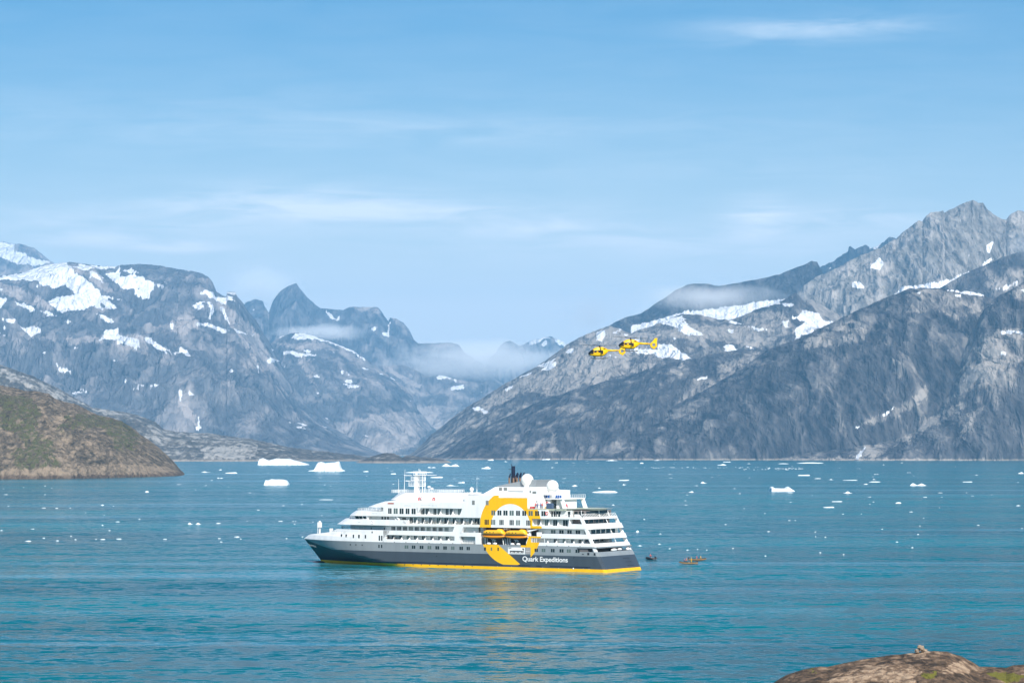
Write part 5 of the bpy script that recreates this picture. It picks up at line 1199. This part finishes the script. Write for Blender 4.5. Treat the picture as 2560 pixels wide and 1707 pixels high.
B_ = [(40,80,100,20),(12,112,30,12),(103,97,38,6),(95,114,14,5),(323,78,80,8),(160,79,28,5),(647,79,50,10),(560,80,40,4),(484,79,14,4),(535,106,54,8),(502,122,60,14),(215,108,22,5),(207,118,14,6),(257,109,16,4),(372,101,16,4),(670,116,30,8),(694,98,12,4),(775,100,26,4),(880,117,56,7),(1047,112,140,10),(1133,123,16,4),(1205,106,16,5),(1283,115,8,4),(1343,147,32,5),(1420,116,12,5),(1427,105,14,4),(1493,123,20,8),(1603,111,20,8),(1222,144,16,4),(1932,135,14,6),(1820,117,8,5),(1765,110,10,4),(2060,186,28,8),(2335,172,40,16),(2005,145,10,4),(2128,148,8,4),(1648,171,30,7),(1448,182,36,6),(1427,197,18,5),(1436,212,22,10),(1440,228,60,8),(1384,241,34,10),(1676,192,14,4),(1703,243,96,22),(2012,228,68,8),(2317,231,16,6),(1287,218,88,7),(1173,213,32,10),(1090,208,42,6),(1010,187,84,11),(187,182,34,7),(189,205,26,4),(441,200,14,5),(670,203,14,5),(487,188,14,4),(391,231,40,16),(346,250,20,8),(45,270,14,6),(314,288,38,12),(289,308,20,5),(279,343,22,6),(284,370,20,5),(584,269,28,6),(611,299,18,8),(924,296,28,4),(923,353,20,6),(1057,311,12,5),(1274,292,50,16),(1212,348,74,8),(1156,383,66,10),(1407,321,26,5),(1432,351,18,6),(1407,364,14,6),(1584,356,36,10),(1746,321,28,7),(1840,296,32,4),(1849,321,14,4),(2000,295,14,5),(2037,315,18,4),(2154,306,12,6),(2317,372,30,10),(1660,412,24,5),(1834,387,8,5),(637,391,12,5),(767,422,12,5),(1243,425,14,6),(1355,424,12,6),(915,465,16,4),(951,465,10,4),(523,488,20,7),(788,533,22,4),(26,456,12,6),(2072,494,20,4),(1716,498,10,5),(1738,452,8,4),(1484,518,16,4),(1703,549,14,8),(127,547,18,4),(119,610,22,4),(1076,563,8,6),(1136,567,12,4),(1075,535,14,4),(1575,597,22,4),(1668,630,16,6),(1104,662,16,4),(1247,673,10,6),(770,682,16,4),(409,645,10,6),(352,640,10,6),(293,646,22,4),(182,638,14,4),(570,636,12,4),(2340,515,10,3)]
C_ = [(760,69,80,10),(1290,70,60,14),(1585,90,96,16),(1100,95,52,16),(1230,108,40,14),(1070,116,34,8),(1113,127,42,8),(1058,157,86,32),(765,137,146,32),(600,158,70,14),(228,161,20,8),(50,192,50,12),(265,189,36,6),(282,211,56,14),(500,198,200,16),(57,231,22,8),(640,240,104,16),(613,279,44,6),(280,299,30,10),(855,280,62,24),(778,309,96,16),(790,253,30,6),(948,252,20,10),(988,251,34,10),(1105,239,22,4),(1480,237,30,8),(1520,297,72,16),(1715,250,42,10),(1711,285,28,6),(1620,158,38,12),(1810,198,32,8),(1880,261,24,8),(1805,313,58,14),(2218,265,84,10),(2229,302,30,10),(2190,162,44,8),(2110,98,90,16),(1910,90,40,8),(1908,103,36,8),(1912,121,36,8),(1795,119,32,8),(1650,116,30,14),(1605,127,26,6),(1573,133,30,6),(1800,142,20,4),(2255,122,40,5),(2320,160,44,8),(1380,116,20,8),(985,100,30,5),(960,108,28,5),(820,122,20,4),(1210,160,20,5),(1170,85,14,12),(1450,97,20,5),(2130,170,8,5),(2245,202,24,4),(1525,160,12,6),(1985,100,14,6),(2065,120,14,5)]
for l, o, s in ((A_, (0, 1110), .3656), (B_, (1600, 1110), .4082), (C_, (900, 1120), .2976)):
    for x, y, ww, hh in l: ICE.append((o[0]+x*s, o[1]+y*s+hh*s/2, ww*s, hh*s))
ICE += [(1515,1231,54,7),(1499,1220,10,4),(1437.5,1214,17,4),(1423,1226,7,3),(1560,1212,7,5),(1559,1201,25,3),(1618,1223,6,3),(1533,1262,7,4),(1611,1298,5,3),(1593,1329,11,7),(1600,1364,15,3)]
ordw = ['leftmost', 'second', 'third', 'fourth', 'fifth', 'sixth', 'seventh', 'eighth', 'ninth', 'tenth', 'eleventh', 'twelfth', 'thirteenth', 'fourteenth', 'fifteenth', 'sixteenth', 'seventeenth', 'eighteenth', 'nineteenth', 'twentieth']
rows_ = [(1153, 'at the shoreline'), (1165, 'just off the far shore'), (1178, 'level with the low island foot'), (1190, 'level with the mast top'), (1204, 'level with the white domes'), (1220, 'level with the mast base'), (1245, 'level with the bridge'), (1290, 'level with the upper decks'), (1340, 'level with the lifeboats'), (9999, 'level with the grey hull')]
cols_ = [(160, 'at the left edge'), (450, 'below the brown hill'), (760, 'left of the bow'), (950, 'above the foredeck'), (1130, 'around the mast'), (1330, 'around the funnel'), (1480, 'above the helideck'), (1700, 'right of the helicopters'), (1900, 'below the mid slopes'), (2100, 'below the slab face'), (2300, 'below the tall peak'), (9999, 'by the right edge')]
big = {}
items = []
for i, (u, vb, ww, hh) in enumerate(ICE):
    rr = random.Random(i*31+5)
    asp = ww/max(hh, 1)
    shp = 'flat' if asp > 6 else rr.choice(['peak', 'twin', 'ramp', 'flat'] if asp > 3.2 else ['dome', 'peak', 'peak', 'ramp'])
    p = water_at(u, vb); mpp = p.y/FPX
    o = bpy.data.objects.new('ice_floe', rr.choice(lib[shp])); COL.objects.link(o)
    W_ = ww*mpp*(1.0 if ww > 20 else .85); H_ = max((hh-(1.2 if ww > 14 else 1.9))*mpp*.8, .22)
    o.location = p+Vector((0, W_*.2, 0)); o.scale = (W_, W_*rr.uniform(.35, .6), H_)
    if rr.random() < .5: o.scale.x *= -1 if False else 1
    o['category'] = 'ice floe'; o['group'] = 'ice floes drifting on the fjord'
    key = (next(n_ for lim, n_ in rows_ if vb < lim), next(n_ for lim, n_ in cols_ if u < lim))
    big.setdefault(key, []).append((u, ww, shp, o))
nm = {'flat': 'flat', 'peak': 'pointed', 'dome': 'rounded', 'twin': 'two-humped', 'ramp': 'sloping'}
for (row, col), l in big.items():
    l.sort(key=lambda q: q[0])
    for k, (u, ww, shp, o) in enumerate(l):
        size = 'long' if ww > 24 else ('small' if ww > 8 else 'tiny')
        o['label'] = f"{size} {nm[shp]} floe {row}, {col}" + ('' if len(l) == 1 else (', leftmost' if k == 0 else (', rightmost' if k == len(l)-1 else f', {ordw[k]} from left')))
# a few named bergs
def berg(u0, u1, vb, prof, depth, label, mname='iceberg'):
    p0 = water_at(u0, vb); Y = p0.y; mpp = Y/FPX; n = 60
    us = np.linspace(u0, u1, n); top = np.interp(us, [a for a, _ in prof], [b for _, b in prof])
    rows = 26; X = np.zeros((rows, n)); Yy = np.zeros((rows, n)); Z = np.zeros((rows, n))
    for j in range(rows):
        q = j/(rows-1)
        e = math.sin(math.pi*q)**.35 if 0 < q < 1 else 0
        yy = Y+q*depth
        X[j] = (us-1280)*mpp; Yy[j] = yy
        z = top*mpp*e*(1+.0*q)
        Z[j] = z*(1+.14*fbm(X[j]/7, Yy[j]/7+vb, 4, .6)) - (1-min(1, e*3))*.5
        Yy[j] += fbm(X[j]/9+3, X[j]*0+q*2+vb, 3)*depth*.15
    o = grid_mesh(mname, X, Yy, Z, {}, m_ice); tag(o, label, 'iceberg', 'large icebergs'); o.location = (0, 0, -.2); return o
berg(644, 769, 1162, [(644, 3), (646, 15), (655, 17), (662, 14), (668, 11), (685, 16), (720, 15.5), (735, 11), (752, 7), (766, 3), (769, 0)], 70, 'long low white iceberg with a blue-green foot, before the grey ridge')
berg(768, 860, 1177.5, [(768, 0), (772, 2), (783, 3), (787, 14), (793, 22), (800, 23), (810, 20), (825, 21), (843, 24), (846, 23), (848, 15), (852, 5), (858, 2.5), (860, 0)], 50, 'tall blocky white iceberg with steep sides, left of the low island')
berg(659, 719, 1212, [(659, 2), (662, 13), (668, 12), (675, 15), (690, 14), (705, 13.5), (714, 12), (718, 6), (719, 0)], 24, 'rectangular white iceberg alone, nearer than the two before the ridge')
berg(1929, 1988, 1228, [(1929, 0), (1931, 11), (1936, 11.5), (1940, 8), (1968, 7.5), (1970, 11), (1975, 12), (1982, 7), (1987, 3), (1988, 0)], 30, 'white iceberg with a flat shelf and raised ends, right of the boats')
mB = MB(); 
# ring of brash ice under the dark slopes: too many crumbs to count
mb = MB(); rb = random.Random(4)
for k in range(120):
    u = rb.uniform(1600, 2010); v = 1171+rb.gauss(0, 1.6) if u > 1860 else 1169+rb.gauss(0, .8); p = water_at(u, v); s = rb.uniform(.8, 3.2)
    if u < 1860 and rb.random() < .5: continue
    mb.tube((p.x-s*.5, p.y, .1), (p.x+s*.5, p.y+s*.3, .15), rb.uniform(.4, .8), rb.uniform(.1, .5), n=5)
br = mb.build('brash_ice', m_ice); tag(br, 'scattered band of tiny brash ice crumbs under the dark mid slopes', 'brash ice', None, 'stuff')

# ------------------------------------------------------------------ foreground rock and cairn
def fg_rock():
    pts = [(1880,1730),(1931,1707),(1964,1687),(2009,1672),(2050,1665),(2068,1666),(2113,1656),(2158,1647),(2217,1638),(2277,1632),(2310,1628),(2336,1626),(2366,1628),(2405,1640),(2431,1654),(2449,1665),(2485,1666),(2515,1668),(2533,1662),(2560,1660),(2620,1650),(2700,1646)]
    us = np.array([p[0] for p in pts], float); vr = np.array([p[1] for p in pts], float)
    u = np.arange(1880, 2700, 1.2); v = np.interp(u, us, vr)+.8*fbm(u/20, u*0, 4)
    nr_ = 320; t = np.concatenate([np.linspace(0, 1, nr_), [1.02, 1.1, 1.3, 1.8]])
    T, U = np.meshgrid(t, u, indexing='ij'); V = np.tile(v, (len(t), 1)); Tc = np.clip(T, 0, 1)
    Y0, Y1 = 120., 190.; YY = Y0+(Y1-Y0)*Tc; XX = (U-1280)/FPX*YY; zr = CH+(VH-V)/FPX*Y1
    zb = 14.
    Z = zb+(zr-zb)*(1-(1-Tc)**1.8)
    env = np.sin(np.pi*Tc)**.5
    Z = Z+env*(.35*ridged(XX/9, YY/14, 4)-.25+.22*fbm(XX/2.5, YY/4, 5, .6)+.05*fbm(XX/.5, YY/.8, 4, .6))
    zmax = CH+(VH-V-.15)/FPX*YY; Z = np.where(T < 1, np.minimum(Z, zmax-.02), zr)
    Tb = np.clip(T-1, 0, 1); YY = YY+Tb*60; Z = np.where(T > 1, zr-Tb*30, Z)
    PV = VH-(Z-CH)/YY*FPX
    fgp = lambda l: [(1860+a*.2976, 1580+b*.2976) for a, b in l]
    wob = fbm(XX/1.5, YY/3, 4, .6); P = np.zeros_like(U); G = np.zeros_like(U)
    for poly in (fgp([(1380,170),(1560,160),(1500,210),(1400,200)]), fgp([(850,340),(1150,260),(1350,250),(1500,330),(1400,427),(700,427)]), fgp([(1650,310),(1850,240),(1990,300),(1900,340),(1650,350)])): P = np.maximum(P, inpoly(U+wob*30, PV+wob*10, poly)*1.0)
    for poly in (fgp([(1500,340),(1660,330),(1640,370),(1510,385)]), fgp([(2050,330),(2300,340),(2352,427),(2200,427),(2080,370)]), fgp([(600,300),(640,290),(560,340),(520,340)])): G = np.maximum(G, inpoly(U+wob*40, PV+wob*12, poly)*.75)
    tone = .33+.55*fbm(XX/3, YY/5, 5, .65)+.3*P+.15*fbm(XX/.6, YY/1.2, 4, .7)
    m = rock_mat('lichen_boulder', (.05, .038, .028), (.19, .125, .08), (.46, .33, .22), green=(.16, .15, .03), fine=1/.5, shore=False, finemix=.35, bumpd=.12)
    o = grid_mesh('rock_knoll', XX, YY, Z, {'snow': np.zeros_like(U), 'tone': tone, 'veg': G}, m); tag(o, kind='structure')
    # short skirt of the knoll down to the sea on the camera side
    return o
fg_rock()
m_stone = mat('cairn_stone', (.33, .25, .18), .9, noise=.35, nscale=3, bump=.05)
cairn = empty('stone_cairn', at(2303, 1632, 189.5)); tag(cairn, 'small pile of pale brown stones on top of the foreground rock', 'cairn')
rc = random.Random(2)
for k in range(26):
    lay = k//7; a = rc.uniform(0, 6.28); rad = (.42-.09*lay)*math.sqrt(rc.random())+(.1 if lay < 2 else 0)
    bm = bmesh.new(); bmesh.ops.create_icosphere(bm, subdivisions=2, radius=1)
    sx, sy, sz = rc.uniform(.11, .2), rc.uniform(.1, .17), rc.uniform(.07, .11)
    ph = rc.uniform(0, 50)
    for v_ in bm.verts:
        k_ = 1+.25*math.sin(v_.co.x*4+ph)*math.cos(v_.co.y*3+ph*2)+.15*math.sin(v_.co.z*5+ph); v_.co = Vector((v_.co.x*sx*k_, v_.co.y*sy*k_, v_.co.z*sz*k_))
    me = bpy.data.meshes.new('stone'); bm.to_mesh(me); bm.free(); me.materials.append(m_stone)
    o = bpy.data.objects.new('stone', me); COL.objects.link(o); o.parent = cairn; o.location = (math.cos(a)*rad, math.sin(a)*rad*.8, .08+lay*.15+rc.uniform(-.03, .03)); o.rotation_euler = (rc.uniform(-.3, .3), rc.uniform(-.3, .3), a)

# ------------------------------------------------------------------ low cloud banks hanging in the valley
def cloud_mat(name, dens, color, size, thr=.5, stretch=(1, 1, 1)):
    m = bpy.data.materials.new(name); m.use_nodes = True; t = m.node_tree; n = t.nodes; l = t.links
    n.remove(n['Principled BSDF'])
    pv = n.new('ShaderNodeVolumePrincipled'); pv.inputs['Color'].default_value = (*color, 1); pv.inputs['Anisotropy'].default_value = -.5
    l.new(pv.outputs[0], n['Material Output'].inputs['Volume'])
    tcn = n.new('ShaderNodeTexCoord'); ln = n.new('ShaderNodeVectorMath'); ln.operation = 'LENGTH'; l.new(tcn.outputs['Object'], ln.inputs[0])
    geo = n.new('ShaderNodeNewGeometry'); mp = n.new('ShaderNodeMapping'); mp.inputs['Scale'].default_value = tuple(s/size for s in stretch); l.new(geo.outputs['Position'], mp.inputs[0])
    nz = n.new('ShaderNodeTexNoise'); l.new(mp.outputs[0], nz.inputs['Vector']); nz.inputs['Scale'].default_value = 1; nz.inputs['Detail'].default_value = 6; nz.inputs['Roughness'].default_value = .68; nz.inputs['Distortion'].default_value = .5
    def mth(op, a, b_):
        x = n.new('ShaderNodeMath'); x.operation = op
        for i, v in enumerate((a, b_)):
            if isinstance(v, (int, float)): x.inputs[i].default_value = v
            else: l.new(v, x.inputs[i])
        return x.outputs[0]
    fall = mth('SUBTRACT', 1.0, ln.outputs['Value'])
    d = mth('SUBTRACT', mth('ADD', mth('MULTIPLY', fall, .55), nz.outputs[0]), thr+.12)
    d = mth('MULTIPLY', mth('MAXIMUM', d, 0.0), dens*4)
    l.new(d, pv.inputs['Density'])
    try: m.cycles.volume_step_rate = 1.0
    except Exception: pass
    return m
def cloud(u, v, Y, wu, hv, depth, m, label):
    mb = MB(); mb.ball((0, 0, 0), 1, 1, 1, 20, 12); o = mb.build('low_cloud', m)
    c = at(u, v, Y); o.location = c; o.scale = (wu/FPX*Y/2, depth/2, hv/FPX*Y/2); tag(o, label, 'cloud', None, 'stuff'); return o
cm1 = cloud_mat('fog_bank', 1/600., (.95, .96, .98), 480, .46, (.6, .6, 1.5)); cm2 = cloud_mat('fog_wisp', 1/330., (.95, .96, .98), 300, .56, (.6, .6, 1.4)); cm3 = cloud_mat('grey_wisp', 1/900., (.55, .6, .68), 380, .52, (1, 1, 1.4))
cloud(1190, 902, 21700, 620, 120, 1500, cm1, 'wide pale fog bank lying across the valley mouth between the mountains')
cloud(800, 830, 20300, 420, 60, 900, cm2, 'thin fog strip below the pointed peak')
cloud(1760, 742, 13900, 560, 110, 900, cm2, 'white cloud bank lying along the glacier on the right')
cloud(1480, 780, 13600, 190, 150, 700, cm3, 'grey smoky wisp rising left of the right-hand ridge')
cloud(2575, 610, 10900, 150, 90, 600, cm3, 'small cloud against the far right peak')
cloud(655, 718, 26000, 230, 150, 1500, cloud_mat('pale_puff', 1/1100., (.97, .98, 1.0), 600, .5), 'faint cloud puff left behind the pointed peak')

sm_ = cloud_mat('exhaust_smoke', 1/9., (.5, .52, .55), 1.6, .5, (1, 1, 1))
mb = MB(); mb.ball((0, 0, 0), 1, 1, 1, 16, 10); o = mb.build('exhaust_smoke', sm_); o.location = Ms @ Vector((38.4, 0, 33.2)); o.scale = (2.2, 2.2, 2.6); tag(o, 'faint grey exhaust whiff above the tall dark funnel pipe', 'smoke', None, 'stuff')
# ------------------------------------------------------------------ haze
HZ = 3.6e-5
hm = bpy.data.materials.new('haze'); hm.use_nodes = True; t = hm.node_tree; t.nodes.remove(t.nodes['Principled BSDF'])
pv = t.nodes.new('ShaderNodeVolumePrincipled'); pv.inputs['Density'].default_value = HZ; pv.inputs['Color'].default_value = (.28, .62, .95, 1); pv.inputs['Anisotropy'].default_value = 0.0
t.links.new(pv.outputs[0], t.nodes['Material Output'].inputs['Volume'])
mb = MB(); mb.box(-31000, 31000, -3200, 37000, -40, 2400); hz = mb.build('haze', hm); tag(hz, kind='stuff')
